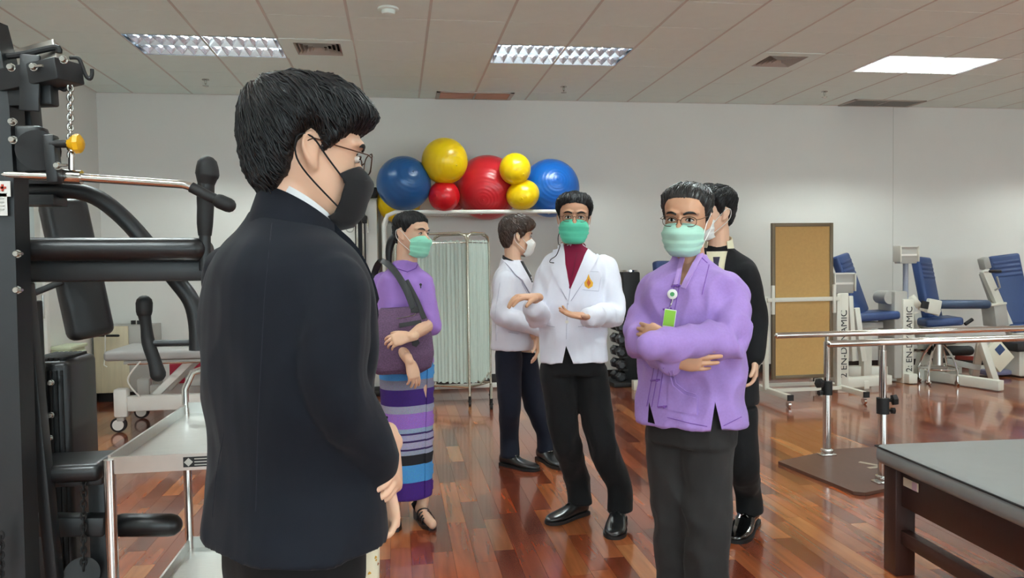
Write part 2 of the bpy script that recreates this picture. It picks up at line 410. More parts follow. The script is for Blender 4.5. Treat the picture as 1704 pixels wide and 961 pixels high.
# ------------------------------------------------------------------ exercise balls on their rack
YR0, YR1, ZR = 7.95, 8.37, 1.905
rk = empty('ball_rack', (0.8, 8.16, 0), 'white tubular rack holding the exercise balls', 'rack')
xl, xr = -0.13, 1.86
for yy in (YR0, YR1):
    obj('top_rail', tube(B(), [(xl, yy, 0.06), (xl, yy, ZR-0.12), (xl+0.035, yy, ZR-0.035), (xl+0.12, yy, ZR), (xr-0.12, yy, ZR), (xr-0.035, yy, ZR-0.035), (xr, yy, ZR-0.12), (xr, yy, 0.06)], 0.022, 12), m_white, rk)
for x in (xl, xr):
    obj('foot', box(B(), (x, (YR0+YR1)/2, 0.04), (0.05, 0.62, 0.05), None, 0.006), m_white, rk)
    obj('cross_tube', tube(B(), [(x, YR0, 1.2), (x, YR1, 1.2)], 0.015, 8), m_white, rk)
obj('base_rail', box(B(), ((xl+xr)/2, YR0, 0.085), (xr-xl, 0.04, 0.045), None, 0.004), m_white, rk)
for k in range(5): obj('shelf_bar', tube(B(), [(xl+0.3+k*0.36, YR0, ZR-0.015), (xl+0.3+k*0.36, YR1, ZR-0.015)], 0.008, 6), m_white, rk)
def ball_mat(n, c): 
    m = mat(n, c, 0.28, spec=0.6)
    nt = m.node_tree; tc = nt.nodes.new('ShaderNodeTexCoord'); w = nt.nodes.new('ShaderNodeTexWave'); w.wave_type = 'RINGS'; w.rings_direction = 'Y'
    w.inputs['Scale'].default_value = 9; w.inputs['Distortion'].default_value = 0.6; nt.links.new(tc.outputs['Object'], w.inputs['Vector'])
    bp = nt.nodes.new('ShaderNodeBump'); bp.inputs['Strength'].default_value = 0.25; bp.inputs['Distance'].default_value = 0.004
    nt.links.new(w.outputs['Fac'], bp.inputs['Height']); nt.links.new(bp.outputs[0], nt.nodes['Principled BSDF'].inputs['Normal'])
    return m
m_bb = ball_mat('ball_blue_dark', rgb(24, 84, 142)); m_bb2 = ball_mat('ball_blue', rgb(14, 92, 178)); m_by = ball_mat('ball_yellow', rgb(244, 206, 10)); m_br = ball_mat('ball_red', rgb(196, 34, 44)); m_br2 = ball_mat('ball_bright_red', rgb(206, 12, 28))
def exball(x, y, r, Yd, m, label, sc=(1, 1, 1)):
    p = P(x, y, Yd); bm = ball(B(), (0, 0, 0), r, 48, 32, sc)
    lathe(bm, [(0.012, -r*sc[1]-0.001), (0.012, -r*sc[1]+0.006), (0.0, -r*sc[1]+0.006)], (0, 0, 0), V(0, 1, 0), 10)
    me = bpy.data.meshes.new('ball'); bm.to_mesh(me); bm.free()
    o = link('exercise_ball', me, m, None, 180); o.location = p; o.rotation_euler = (random.uniform(-.5, .5), random.uniform(-.5, .5), random.uniform(-.6, .6))
    return tag(o, label, 'exercise ball', 'exercise balls on the rack')
exball(672, 305, 0.28, 7.98, m_bb, 'dark blue ringed exercise ball at left end of the rack')
exball(740, 268, 0.238, 7.93, m_by, 'large yellow exercise ball perched on top of the others')
exball(811, 312, 0.35, 8.26, m_br, 'huge red exercise ball in the middle of the rack')
exball(739, 326, 0.163, 7.97, m_br2, 'small bright red exercise ball below the large yellow one')
exball(753, 327, 0.165, 8.47, m_br2, 'red exercise ball half hidden behind the small bright red one')
exball(857, 281, 0.164, 7.86, m_by, 'small yellow exercise ball leaning on the huge red one, upper of two')
exball(870, 324, 0.170, 7.93, m_by, 'small squashed yellow exercise ball on the rail, lower of two', (1.04, 1, 0.92))
exball(916, 313, 0.315, 8.18, m_bb2, 'bright blue exercise ball at right end of the rack')
exball(664, 336, 0.235, 8.41, m_by, 'yellow exercise ball hidden behind the dark blue one')
# ------------------------------------------------------------------ folding curtain screen
m_curt = mat('pale_green_cloth', rgb(206, 220, 212), 0.85, var=0.04, vscale=60, bump=0.1, bscale=400)
m_sst = mat('stainless_tube', rgb(210, 205, 190), 0.22, 0.9)
sc = empty('folding_screen', (0.75, 7.3, 0), 'chrome folding screen with pale green pleated curtains behind the woman', 'folding screen')
def panel(xa, ya, xb, yb, ztop, zbot):
    a, b2 = V(xa, ya, 0), V(xb, yb, 0); d = (b2-a).normalized()
    fr = [a+V(0, 0, 0.1), a+V(0, 0, ztop-0.09), a+d*0.02+V(0, 0, ztop-0.03), a+d*0.08+V(0, 0, ztop), b2-d*0.08+V(0, 0, ztop), b2-d*0.02+V(0, 0, ztop-0.03), b2+V(0, 0, ztop-0.09), b2+V(0, 0, 0.1)]
    o = obj('panel_frame', tube(B(), fr, 0.0125, 10), m_sst, sc)
    for z in (ztop-0.09, zbot-0.04): obj('rod', tube(B(), [a+V(0, 0, z), b2+V(0, 0, z)], 0.006, 8), m_sst, o)
    n = 90; L = (b2-a).length; nrm = V(-d.y, d.x, 0); bm = B(); rows = []
    zs = [ztop-0.07, ztop-0.085, ztop-0.1, ztop-0.2, (ztop+zbot)/2, zbot+0.1, zbot+0.03, zbot]
    for q, z in enumerate(zs):
        row = []
        for i in range(n+1):
            t = i/n; w = math.sin(t*L*150+0.6*math.sin(t*L*37))*0.012+math.sin(t*L*61)*0.006
            if q < 3: w *= 0.5
            zz = z+(0.008*math.sin(t*L*95) if q in (0, 7) else 0)
            row.append(bm.verts.new(a+d*(0.02+t*(L-0.04))+nrm*w+V(0, 0, zz)))
        rows.append(row)
    for r1, r2 in zip(rows, rows[1:]):
        for i in range(n): bm.faces.new((r1[i], r1[i+1], r2[i+1], r2[i]))
    obj('curtain', bm, m_curt, o, 180)
    return a, b2
def caster(bm, p, r=0.024):
    lathe(bm, [(0.014, 0.1), (0.014, 0.06), (0.02, 0.055), (0.02, 0.045), (0.006, 0.04)], p, V(0, 0, 1), 10)
    tube(bm, [p+V(-0.012, 0, r), p+V(0.012, 0, r)], r, 14)
panel(-0.02, 7.62, 0.66, 7.26, 1.66, 0.22)
panel(0.66, 7.25, 0.90, 7.55, 1.66, 0.22)
panel(0.90, 7.56, 0.36, 7.80, 1.66, 0.22)
for x, y in ((-0.02, 7.62), (0.66, 7.245), (0.845, 7.06), (0.90, 7.57)):
    bm = B(); caster(bm, V(x, y, 0)); obj('caster', bm, m_rub, sc)
obj('foot_tube', tube(B(), [(0.90, 7.56, 0.16), (0.89, 7.4, 0.15), (0.85, 7.1, 0.12), (0.845, 7.06, 0.08)], 0.011, 8), m_sst, sc)
obj('bottom_tube', tube(B(), [(-0.02, 7.62, 0.19), (0.66, 7.25, 0.19), (0.76, 7.35, 0.19), (0.82, 7.44, 0.22), (0.90, 7.55, 0.3)], 0.011, 8), m_sst, sc)
# ------------------------------------------------------------------ cable column behind the foreground man
cb = empty('cable_machine', (-0.35, 8.3, 0), 'white and black cable machine standing left of the ball rack', 'gym machine')
Yc = 8.3
pL, pR = P(548, 400, Yc), P(640, 400, Yc)
ztop = P(600, 312, Yc).z
obj('cabinet', box(B(), ((pL.x+P(628, 400, Yc).x)/2, Yc+0.1, (ztop-0.12)/2), (P(628, 400, Yc).x-pL.x, 0.2, ztop-0.12), None, 0.01), m_white, cb)
obj('top_bar', box(B(), ((pL.x+P(629, 400, Yc).x)/2, Yc+0.06, ztop-0.05), (P(629, 400, Yc).x-pL.x, 0.24, 0.1), None, 0.01), m_rub, cb)
cx = P(600, 400, Yc).x
for s in (-0.03, 0.03): obj('guide_rail', tube(B(), [(cx+s, Yc-0.06, 0.06), (cx+s, Yc-0.06, ztop-0.05)], 0.012, 8), m_chrome, cb)
obj('rail_backing', box(B(), (cx, Yc-0.025, ztop/2), (0.11, 0.02, ztop-0.1)), m_rub, cb)
obj('pulley_carriage', box(box(B(), (cx, Yc-0.08, P(600, 350, Yc).z), (0.1, 0.1, 0.16), None, 0.015), (cx+0.05, Yc-0.12, P(600, 366, Yc).z), (0.06, 0.08, 0.08), None, 0.015), m_rub, cb)
obj('cable_end', tube(B(), [(cx+0.08, Yc-0.12, P(600, 366, Yc).z), (cx+0.085, Yc-0.13, P(600, 388, Yc).z)], 0.006, 6), m_chrome, cb)
obj('base', box(B(), ((pL.x+pR.x)/2, Yc, 0.03), (pR.x-pL.x, 0.6, 0.06), None, 0.01), m_rub, cb)
obj('side_post', box(B(), (P(632, 400, Yc).x, Yc+0.15, ztop/2), (0.03, 0.06, ztop)), mat('post_brown', rgb(120, 112, 98), 0.5), cb)
text_mesh('lettering', 'Genius', Matrix.Translation(P(583, 378, Yc-0.004)+V(0, 0, 0.12)) @ Matrix.Rotation(PI/2, 4, 'X') @ Matrix.Rotation(PI/2, 4, 'Z'), 0.13, m_grey, cb)
# ------------------------------------------------------------------ dumbbell tower
dt = P(1052, 550, 8.2)
db = empty('dumbbell_rack', (dt.x, 8.25, 0), 'black dumbbell tower standing against the back wall', 'rack')
zt = P(1050, 452, 8.2).z
obj('column', box(B(), (dt.x, 8.3, zt/2), (0.2, 0.2, zt), None, 0.02), m_rub, db)
obj('top_cap', tube(B(), [(dt.x, 8.3, zt), (dt.x, 8.3, zt+0.02)], 0.1, 20), m_chrome, db)
obj('base_plate', box(B(), (dt.x, 8.22, 0.025), (0.56, 0.5, 0.05), None, 0.01), m_rub, db)
hexd = None
m_db = mat('black_hex_rubber', rgb(32, 32, 36), 0.4)
for side in (-1, 1):
    for k in range(8 if side > 0 else 6):
        z = P(1028, 629, 8.05).z+k*0.14
        if z > zt-0.02: break
        cx_ = dt.x+side*0.165
        obj('cradle', box(B(), (dt.x+side*0.12, 8.2, z-0.055), (0.06, 0.26, 0.02)), m_rub, db)
        r = empty('dumbbell', (cx_, 8.2, z-0.06), '%s hexagonal dumbbell on the %s side of the tower' % (('lowest', 'second lowest', 'third lowest', 'fourth from the bottom', 'fifth from the bottom', 'sixth from the bottom', 'seventh from the bottom', 'topmost')[k], 'left' if side < 0 else 'right'), 'dumbbell', 'hex dumbbells on the tower')
        if hexd is None:
            hexd = []
            for nm, yy in (('head', -0.105), ('head', 0.105)):
                bm = B(); lathe(bm, [(0.035, -0.045), (0.06, -0.03), (0.06, 0.03), (0.035, 0.045)], (0, yy, 0.06), V(0, 1, 0), 6)
                me = bpy.data.meshes.new(nm); bmesh.ops.recalc_face_normals(bm, faces=bm.faces); bm.to_mesh(me); bm.free(); me.materials.append(m_db); hexd.append((nm, me))
            bm = tube(B(), [(0, -0.08, 0.06), (0, 0.08, 0.06)], 0.015, 10); me = bpy.data.meshes.new('handle'); bm.to_mesh(me); bm.free(); me.materials.append(m_chrome); hexd.append(('handle', me))
        for nm, me in hexd:
            o = bpy.data.objects.new(nm, me); C.objects.link(o); o.parent = r
# ------------------------------------------------------------------ notice board on a wheeled stand
m_cork = mat('cork_board', rgb(196, 158, 98), 0.8, var=0.1, vscale=40, bump=0.15, bscale=300)
m_brz = mat('bronze_frame', rgb(112, 98, 78), 0.45, 0.4)
bd = empty('notice_board', (3.95, 6.95, 0), 'tan cork notice board on a cream wheeled stand', 'notice board')
x0, x1, z0, z1, yb = 3.585, 4.223, 0.2, 1.717, 6.95
obj('cork_panel', box(B(), ((x0+x1)/2, yb, (z0+z1)/2), (x1-x0-0.06, 0.02, z1-z0-0.06)), m_cork, bd)
for s in (0, 1):
    obj('board_frame', box(B(), (x0+0.0175 if s == 0 else x1-0.0175, yb, (z0+z1)/2), (0.035, 0.036, z1-z0), None, 0.003), m_brz, bd)
    obj('board_frame', box(B(), ((x0+x1)/2, yb, z0+0.0175 if s == 0 else z1-0.0175), (x1-x0-0.07, 0.036, 0.035), None, 0.003), m_brz, bd)
zc = P(1335, 498, 6.9).z
obj('cross_bar', box(B(), ((x0+x1)/2, yb-0.03, zc), (x1-x0+0.12, 0.02, 0.04), None, 0.003), m_cream, bd)
for s, x in ((-1, x0), (1, x1)):
    obj('clamp_plate', box(B(), (x+s*0.0, yb-0.03, zc), (0.03, 0.03, 0.28), None, 0.003), m_cream, bd)
    xx = x+s*0.06
    obj('upright', box(B(), (xx, yb, (zc+0.04)/2+0.05), (0.045, 0.045, zc-0.06), None, 0.004), m_cream, bd)
    obj('foot_beam', box(B(), (xx+0.02, yb, 0.095), (0.05, 0.86, 0.05), None, 0.004), m_cream, bd)
    obj('brace', beam(B(), V(xx, yb+0.02, 0.5), V(xx, yb+0.3, 0.12), 0.03, 0.02), m_cream, bd)
    for t in (-1, 1):
        obj('end_cap', box(B(), (xx+0.02, yb+t*0.435, 0.095), (0.054, 0.02, 0.054)), m_rub, bd)
        bm = B(); caster(bm, V(xx+0.02, yb+t*0.4, 0), 0.03); obj('caster', bm, m_chrome, bd)
obj('lower_bar', box(B(), ((x0+x1)/2, yb-0.06, 0.1), (x1-x0+0.12, 0.03, 0.03)), m_cream, bd)
obj('lower_bar', box(B(), ((x0+x1)/2, yb+0.25, 0.1), (x1-x0+0.12, 0.03, 0.03)), m_cream, bd)
# ------------------------------------------------------------------ leg machines
def pad(parent, a, b2, w, t, nrm, m=None, name='backrest', ridges=True, bev=0.03):
    """padded board from a to b2, width w, thickness t, facing nrm"""
    a, b2 = Vector(a), Vector(b2); d = (b2-a); L = d.length; R = frame(d, nrm)
    o = obj(name, box(B(), (a+b2)/2, (w, L, t), R, bev, 4), m or m_blue, parent)
    if ridges:
        n = R.col[2]; s = R.col[0]
        for k in range(4):
            c = b2-d.normalized()*(0.09+0.05*k)+n*(t/2)
            obj('stitched_ridge', tube(B(), [c-s*(w/2-0.03), c+s*(w/2-0.03)], [(0.006, 0.018)]*2, 8, 1, d.normalized(), True), m or m_blue, o)
    return o
def rbeam(parent, name, pts, w, h, m=None, bev=0.005):
    for a, b2 in zip(pts, pts[1:]): obj(name, beam(B(), a, b2, w, h, V(0, 0, 1) if abs((Vector(b2)-Vector(a)).normalized().z) < 0.9 else V(0, 1, 0), bev), m or m_cream, parent)
def monitor(parent, x0, y0, x1, y1, Yd):
    a, b2 = P(x0, y0, Yd), P(x1, y1, Yd); c = (a+b2)/2; w = b2.x-a.x; h = a.z-b2.z
    o = obj('display_box', box(B(), c, (w, 0.1, h), None, 0.008), m_grey, parent)
    for s in (-1, 1): obj('side_cheek', box(B(), (c.x+s*(w/2+0.006), c.y-0.01, c.z+0.01), (0.014, 0.13, h*0.9), None, 0.003), m_cream, o)
    obj('divider', box(B(), (c.x, c.y-0.052, c.z), (w*0.96, 0.008, 0.02)), m_white, o)
    obj('lid', box(B(), (c.x, c.y, c.z+h/2), (w*1.04, 0.12, 0.012)), m_white, o)
def machine(loc, label): return empty('leg_machine', loc, label, 'gym machine', 'cream and blue leg machines')
# number one, behind the notice board
Ym = 7.75
m1 = machine((4.75, Ym, 0), 'blue-seated leg machine partly hidden behind the notice board')
pad(m1, P(1432, 522, Ym), P(1397, 424, Ym+0.1), 0.36, 0.09, V(0.6, -0.8, 0.2))
pad(m1, P(1412, 527, Ym), P(1484, 522, Ym-0.05), 0.38, 0.09, V(0, 0, 1), None, 'seat', False)
monitor(m1, 1384, 455, 1416, 487, Ym-0.55)
c = P(1398, 560, Ym-0.55); zt1 = P(1398, 487, Ym-0.55).z
obj('tower', box(B(), (c.x, c.y, zt1/2), (0.12, 0.12, zt1), None, 0.01), m_cream, m1)
text_mesh('lettering', '2 EN-DYNAMIC', Matrix.Translation((c.x+0.005, c.y-0.062, 0.5)) @ Matrix.Rotation(PI/2, 4, 'X') @ Matrix.Rotation(PI/2, 4, 'Z'), 0.1, mat('print_black', rgb(40, 40, 42), 0.6), m1)
rbeam(m1, 'frame_beam', [P(1414, 492, Ym-0.3), P(1420, 600, Ym-0.3)], 0.05, 0.05)
rbeam(m1, 'frame_beam', [P(1424, 512, Ym-0.2), P(1436, 600, Ym-0.2)], 0.06, 0.06)
obj('seat_bracket', box(B(), P(1440, 540, Ym), (0.3, 0.2, 0.07), None, 0.008), m_grey, m1)
rbeam(m1, 'base_beam', [V(c.x, c.y, 0.09), V(c.x+0.62, c.y+0.1, 0.09)], 0.08, 0.1)
rbeam(m1, 'base_beam', [V(c.x+0.1, Ym+0.2, 0.09), V(5.55, Ym-0.12, 0.09)], 0.08, 0.16)
rbeam(m1, 'base_beam', [V(c.x+0.3, c.y, 0.06), V(c.x+0.3, Ym+0.3, 0.06)], 0.06, 0.08)
obj('seat_post', box(B(), (P(1440, 540, Ym).x, Ym, 0.36), (0.1, 0.1, 0.6), None, 0.01), m_cream, m1)
# number two, lettered column and roller arm
Ym = 7.7
m2 = machine((5.75, Ym, 0), 'leg machine with lettered column and blue roller arm behind the chrome stool')
pad(m2, P(1552, 530, Ym+0.1), P(1532, 428, Ym+0.25), 0.34, 0.1, V(0.5, -0.85, 0.2))
pad(m2, P(1530, 536, Ym), P(1592, 532, Ym-0.1), 0.36, 0.09, V(0, 0, 1), None, 'seat', False)
monitor(m2, 1493, 410, 1521, 438, Ym-0.1)
a = P(1507, 437, Ym-0.08); b2 = P(1507, 497, Ym-0.08)
obj('display_pole', tube(B(), [a, b2], 0.028, 12), mat('pole_bluegrey', rgb(150, 156, 172), 0.4), m2)
c1 = P(1485, 540, Ym); zt2 = P(1485, 482, Ym).z
obj('weight_cabinet', box(B(), (c1.x, Ym, zt2/2+0.02), (0.16, 0.3, zt2-0.06), None, 0.02), m_grey, m2)
obj('cabinet_roller', tube(B(), [(c1.x-0.1, Ym-0.1, zt2-0.08), (c1.x-0.1, Ym+0.1, zt2-0.08)], 0.07, 16), m_grey, m2)
c2 = P(1505, 540, Ym-0.1); zt3 = P(1505, 497, Ym-0.1).z
obj('column', box(B(), (c2.x, Ym-0.1, zt3/2), (0.13, 0.14, zt3), None, 0.008), m_cream, m2)
text_mesh('lettering', '2: EN-DYNAMIC', Matrix.Translation((c2.x+0.01, Ym-0.172, 0.48)) @ Matrix.Rotation(PI/2, 4, 'X') @ Matrix.Rotation(PI/2, 4, 'Z'), 0.1, MATS['print_black'], m2)
rbeam(m2, 'arm', [P(1516, 492, Ym-0.1), P(1530, 510, Ym-0.15), P(1563, 521, Ym-0.2)], 0.05, 0.07)
obj('counterweight', box(B(), P(1553, 510, Ym-0.22), (0.16, 0.05, 0.16), Matrix.Rotation(0.2, 3, 'Y'), 0.012), m_cream, m2)
obj('weight_plate', box(B(), P(1539, 507, Ym-0.26), (0.08, 0.02, 0.08), Matrix.Rotation(0.2, 3, 'Y')), m_rub, m2)
obj('roller_pad', tube(B(), [P(1566, 506, Ym-0.2), P(1641, 506, Ym-0.2)], 0.05, 18, 1, None, True), mat('roller_blue', rgb(60, 78, 104), 0.4), m2)
obj('lower_roller', tube(B(), [P(1550, 583, Ym-0.1), P(1612, 583, Ym-0.1)], 0.055, 18, 1, None, True), m_rub, m2)
obj('shaft', tube(B(), [P(1520, 583, Ym-0.1), P(1560, 583, Ym-0.1)], 0.018, 8), m_chrome, m2)
obj('seat_post', beam(B(), P(1545, 545, Ym), P(1530, 640, Ym), 0.12, 0.1, V(0, 1, 0), 0.008), m_cream, m2)
rbeam(m2, 'frame_beam', [P(1522, 520, Ym+0.1), P(1545, 612, Ym+0.1)], 0.08, 0.08)
rbeam(m2, 'base_beam', [V(c2.x-0.1, Ym+0.1, 0.08), V(c2.x+0.95, Ym+0.25, 0.08)], 0.08, 0.12)
rbeam(m2, 'base_beam', [V(c2.x, Ym-0.25, 0.06), V(c2.x, Ym+0.3, 0.06)], 0.1, 0.1)
obj('red_lever', beam(B(), P(1590, 594, Ym), P(1622, 596, Ym), 0.03, 0.05, V(0, 0, 1), 0.005), mat('lever_red', rgb(140, 50, 42), 0.4), m2)
obj('adjuster', tube(B(), [P(1606, 539, Ym), P(1618, 531, Ym)], 0.02, 10), m_rub, m2)
# number three, at the right edge
Ym = 7.7
m3 = machine((6.6, Ym, 0), 'leg machine at right edge with A-frame foot and tilted side panel')
pad(m3, P(1692, 543, Ym+0.05), P(1668, 424, Ym+0.2), 0.34, 0.1, V(-0.25, -0.95, 0.2))
pad(m3, P(1672, 545, Ym), P(1740, 540, Ym-0.1), 0.36, 0.09, V(0, 0, 1), None, 'seat', False)
rbeam(m3, 'back_frame', [P(1638, 450, Ym-0.05), P(1682, 552, Ym-0.05), P(1700, 612, Ym-0.05)], 0.06, 0.09)
obj('head_block', box(B(), P(1638, 438, Ym+0.1), (0.08, 0.1, 0.13), Matrix.Rotation(-0.3, 3, 'Y'), 0.01), m_grey, m3)
rbeam(m3, 'back_channel', [P(1634, 455, Ym+0.05), P(1652, 505, Ym+0.05)], 0.04, 0.06, m_grey)
obj('hand_grip', tube(B(), [P(1648, 451, Ym-0.2), P(1664, 451, Ym-0.2)], 0.018, 10, 1, None, True), m_rub, m3)
obj('grip_bar', tube(B(), [P(1638, 451, Ym-0.15), P(1650, 451, Ym-0.2)], 0.014, 8), m_white, m3)
obj('release_lever', tube(B(), [P(1659, 460, Ym-0.15), P(1664, 478, Ym-0.15), P(1655, 483, Ym-0.12)], 0.01, 8), m_grey, m3)
obj('weight_box', box(B(), P(1655, 522, Ym), (0.16, 0.2, 0.26), Matrix.Rotation(-0.15, 3, 'Y'), 0.01), m_grey, m3)
obj('weight_lid', box(B(), P(1650, 505, Ym), (0.2, 0.22, 0.025), Matrix.Rotation(-0.1, 3, 'Y'), 0.005), m_cream, m3)
ap = P(1632, 566, 7.25)
for e in (P(1655, 634, 7.2), P(1622, 628, 7.55)): rbeam(m3, 'a_frame_leg', [ap, e], 0.07, 0.07)
rbeam(m3, 'base_beam', [PZ(1666, 641, 0.06), V(5.7, 7.98, 0.06)], 0.09, 0.1)
rbeam(m3, 'top_beam', [ap, P(1572, 572, 7.6)], 0.05, 0.05)
rbeam(m3, 'slider_beam', [P(1575, 600, 7.6), P(1632, 612, 7.4)], 0.06, 0.06, m_grey)
rbeam(m3, 'base_beam', [V(6.5, 7.85, 0.06), V(7.5, 7.85, 0.06)], 0.1, 0.1)
rbeam(m3, 'base_beam', [V(6.95, 7.6, 0.07), V(6.95, 8.1, 0.07)], 0.1, 0.12)
c = P(1660, 590, 7.35); R = Matrix.Rotation(-0.75, 3, 'Y')
sp = obj('side_panel', box(B(), c, (0.24, 0.05, 0.30), R, 0.012), mat('panel_cream', rgb(226, 222, 202), 0.4), m3)
obj('sticker', box(B(), c+V(0.005, -0.027, 0.06), (0.09, 0.003, 0.09), R), mat('sticker_blue', rgb(52, 74, 116), 0.5, var=0.5, vscale=30), sp)
obj('pivot_knob', tube(B(), [P(1643, 592, 7.34), P(1643, 592, 7.28)], 0.028, 14), m_bolt, sp)
obj('footplate', box(B(), P(1695, 575, 7.6), (0.3, 0.3, 0.1), None, 0.02), m_rub, m3)
obj('rear_housing', box(B(), P(1702, 600, 7.7), (0.36, 0.3, 0.3), None, 0.02), m_cream, m3)
obj('floor_pad', box(B(), (6.7, 7.75, 0.05), (0.3, 0.2, 0.06), None, 0.025), mat('pad_violet', rgb(120, 120, 150), 0.5), m3)
# one more, mostly hidden by the man in the violet shirt
Ym = 7.8
m0 = machine((3.0, Ym, 0), 'blue seat back rising behind the shoulder of the man in violet')
pad(m0, P(1118, 545, Ym), P(1108, 434, Ym+0.1), 0.32, 0.1, V(0.3, -0.95, 0.1))
pad(m0, P(1105, 552, Ym), P(1165, 550, Ym-0.15), 0.36, 0.09, V(0, 0, 1), None, 'seat', False)
obj('seat_post', box(B(), (P(1125, 560, Ym).x, Ym, 0.35), (0.1, 0.1, 0.62), None, 0.01), m_cream, m0)
rbeam(m0, 'base_beam', [V(2.45, Ym, 0.05), V(3.2, Ym, 0.05)], 0.09, 0.1)
rbeam(m0, 'base_beam', [V(2.75, Ym-0.3, 0.05), V(2.75, Ym+0.3, 0.05)], 0.09, 0.1)
# ------------------------------------------------------------------ chrome stool
st = empty('stool', (5.76, 7.45, 0), 'round chrome stool with casters in front of the leg machines', 'stool')
sx, sy = 5.76, 7.45
obj('seat', lathe(B(), [(0.0, 0.44), (0.17, 0.44), (0.185, 0.455), (0.185, 0.475), (0.16, 0.49), (0.0, 0.492)], (sx, sy, 0), V(0, 0, 1), 28), m_blk2, st)
obj('hub', tube(B(), [(sx, sy, 0.2), (sx, sy, 0.44)], 0.05, 16), m_steel, st)
for k in range(4):
    a = PI/4*0.6+k*PI/2; d = V(math.cos(a), math.sin(a), 0); c = V(sx, sy, 0)
    obj('leg', tube(B(), [c+d*0.06+V(0, 0, 0.43), c+d*0.15+V(0, 0, 0.3), c+d*0.2+V(0, 0, 0.16), c+d*0.2+V(0, 0, 0.07)], 0.012, 8, 3), m_chrome, st)
    bm = B(); caster(bm, c+d*0.2, 0.026); obj('caster', bm, m_chrome, st)
rr = [(sx+0.19*math.cos(t*PI/12), sy+0.19*math.sin(t*PI/12), 0.17) for t in range(25)]
obj('foot_ring', tube(B(), rr, 0.009, 8), m_chrome, st)
# ------------------------------------------------------------------ parallel bars
pb = empty('parallel_bars', (3.5, 4.5, 0), 'chrome parallel walking bars on a brown base board', 'parallel bars')
m_brd = mat('brown_board', rgb(92, 62, 50), 0.4, var=0.15, vscale=6, stretch=(6, 1, 1))
poly = [PZ(1295, 772, 0), PZ(1392, 751, 0), V(4.3, 4.95, 0), V(4.3, 4.06, 0), PZ(1470, 819, 0), PZ(1440, 825, 0), PZ(1420, 823, 0)]
bm = prism(B(), [V(p.x, p.y, 0.001) for p in poly], V(0, 0, 0.02)); obj('base_board', bm, m_brd, pb)
m_tape = mat('masking_tape', rgb(190, 178, 160), 0.7)
for a, b2 in ((PZ(1430, 768, .022), PZ(1462, 774, .022)), (PZ(1445, 778, .022), PZ(1464, 776, .022))): obj('tape_mark', beam(B(), a, b2, 0.03, 0.002), m_tape, pb)
for xp, yv, zb, xe, xq in ((2.895, 4.83, 0.855, 2.535, 2.895), (2.86, 4.169, 0.868, 2.52, 2.86)):
    obj('hand_rail', tube(B(), [(xe, yv, zb), (6.2, yv, zb)], 0.021, 16, 1, None, True), m_chrome, pb)
    for x in (xq, 5.7):
        obj('flange', box(box(B(), (x, yv, 0.028), (0.11, 0.07, 0.014), None, 0.004), (x, yv, 0.05), (0.07, 0.06, 0.04), None, 0.01), m_chrome, pb)
        obj('post', tube(B(), [(x, yv, 0.02), (x, yv, 0.5)], 0.027, 16), m_chrome, pb)
        obj('inner_post', tube(B(), [(x, yv, 0.48), (x, yv, zb-0.05)], 0.021, 16), m_chrome, pb)
        obj('saddle', tube(B(), [(x, yv, zb-0.06), (x, yv, zb-0.01)], 0.014, 10), m_chrome, pb)
        cl = obj('clamp_collar', tube(B(), [(x, yv, 0.44), (x, yv, 0.535)], 0.036, 16), m_rub, pb)
        s = -1 if yv > 4.5 else 1
        obj('clamp_knob', lathe(B(), [(0.01, 0.03), (0.012, 0.05), (0.034, 0.055), (0.034, 0.08), (0.01, 0.085)], (x, yv, 0.515), V(s, -0.25, 0.12), 6), m_rub, cl)
        obj('clamp_knob', lathe(B(), [(0.008, 0.03), (0.008, 0.045), (0.02, 0.05), (0.02, 0.07), (0.005, 0.072)], (x, yv, 0.462), V(s, -0.2, -0.1), 6), m_rub, cl)
# ------------------------------------------------------------------ treatment plinth, lower right
m_wdk = mat('dark_stained_wood', rgb(62, 36, 30), 0.4, var=0.2, vscale=10, stretch=(8, 8, 1))
ang = math.radians(-3); Rz = Matrix.Rotation(ang, 3, 'Z')
org = V(2.105, 3.06, 0)
def L2(x, y, z): return org+Rz @ V(x, y, z)
pl = empty('treatment_plinth', L2(0.5, -0.9, 0), 'low treatment plinth with grey vinyl top and dark wooden legs', 'treatment table')
ln, wd, zt = 1.9, 1.3, 0.55
obj('vinyl_top', box(B(), L2(wd/2-0.03, -ln/2+0.03, zt-0.04), (wd, ln, 0.085), Rz, 0.03, 4), m_greyv, pl)
obj('piping', tube(B(), [L2(-0.028, -ln+0.03, zt-0.006), L2(-0.028, 0.02, zt-0.006), L2(wd-0.04, 0.02, zt-0.006)], 0.004, 6), m_rub, pl)
for x in (0, wd-0.15):
    for y in (0, -ln+0.15): obj('leg', box(B(), L2(x+0.045, y-0.045, (zt-0.08)/2), (0.09, 0.09, zt-0.08), Rz, 0.004), m_wdk, pl)
    obj('side_rail', box(B(), L2(x+0.045, -ln/2+0.03, zt-0.165), (0.04, ln-0.12, 0.16), Rz, 0.004), m_wdk, pl)
    obj('stretcher', box(B(), L2(x+0.045, -ln/2+0.03, 0.17), (0.045, ln-0.1, 0.06), Rz, 0.004), m_wdk, pl)
for y in (-0.045, -ln+0.1): obj('end_rail', box(B(), L2(wd/2-0.03, y, zt-0.165), (wd-0.16, 0.04, 0.16), Rz, 0.004), m_wdk, pl)
obj('cross_stretcher', box(B(), L2(wd/2-0.03, -0.62, 0.17), (wd-0.16, 0.045, 0.06), Rz, 0.004), m_wdk, pl)
lb = obj('asset_label', box(B(), L2(0.022, -0.16, zt-0.13), (0.003, 0.1, 0.036), Rz), mat('label_cream', rgb(220, 206, 180), 0.6), pl)
obj('label_mark', box(B(), L2(0.019, -0.19, zt-0.13), (0.003, 0.03, 0.034), Rz), mat('label_pink', rgb(206, 170, 180), 0.6), lb)
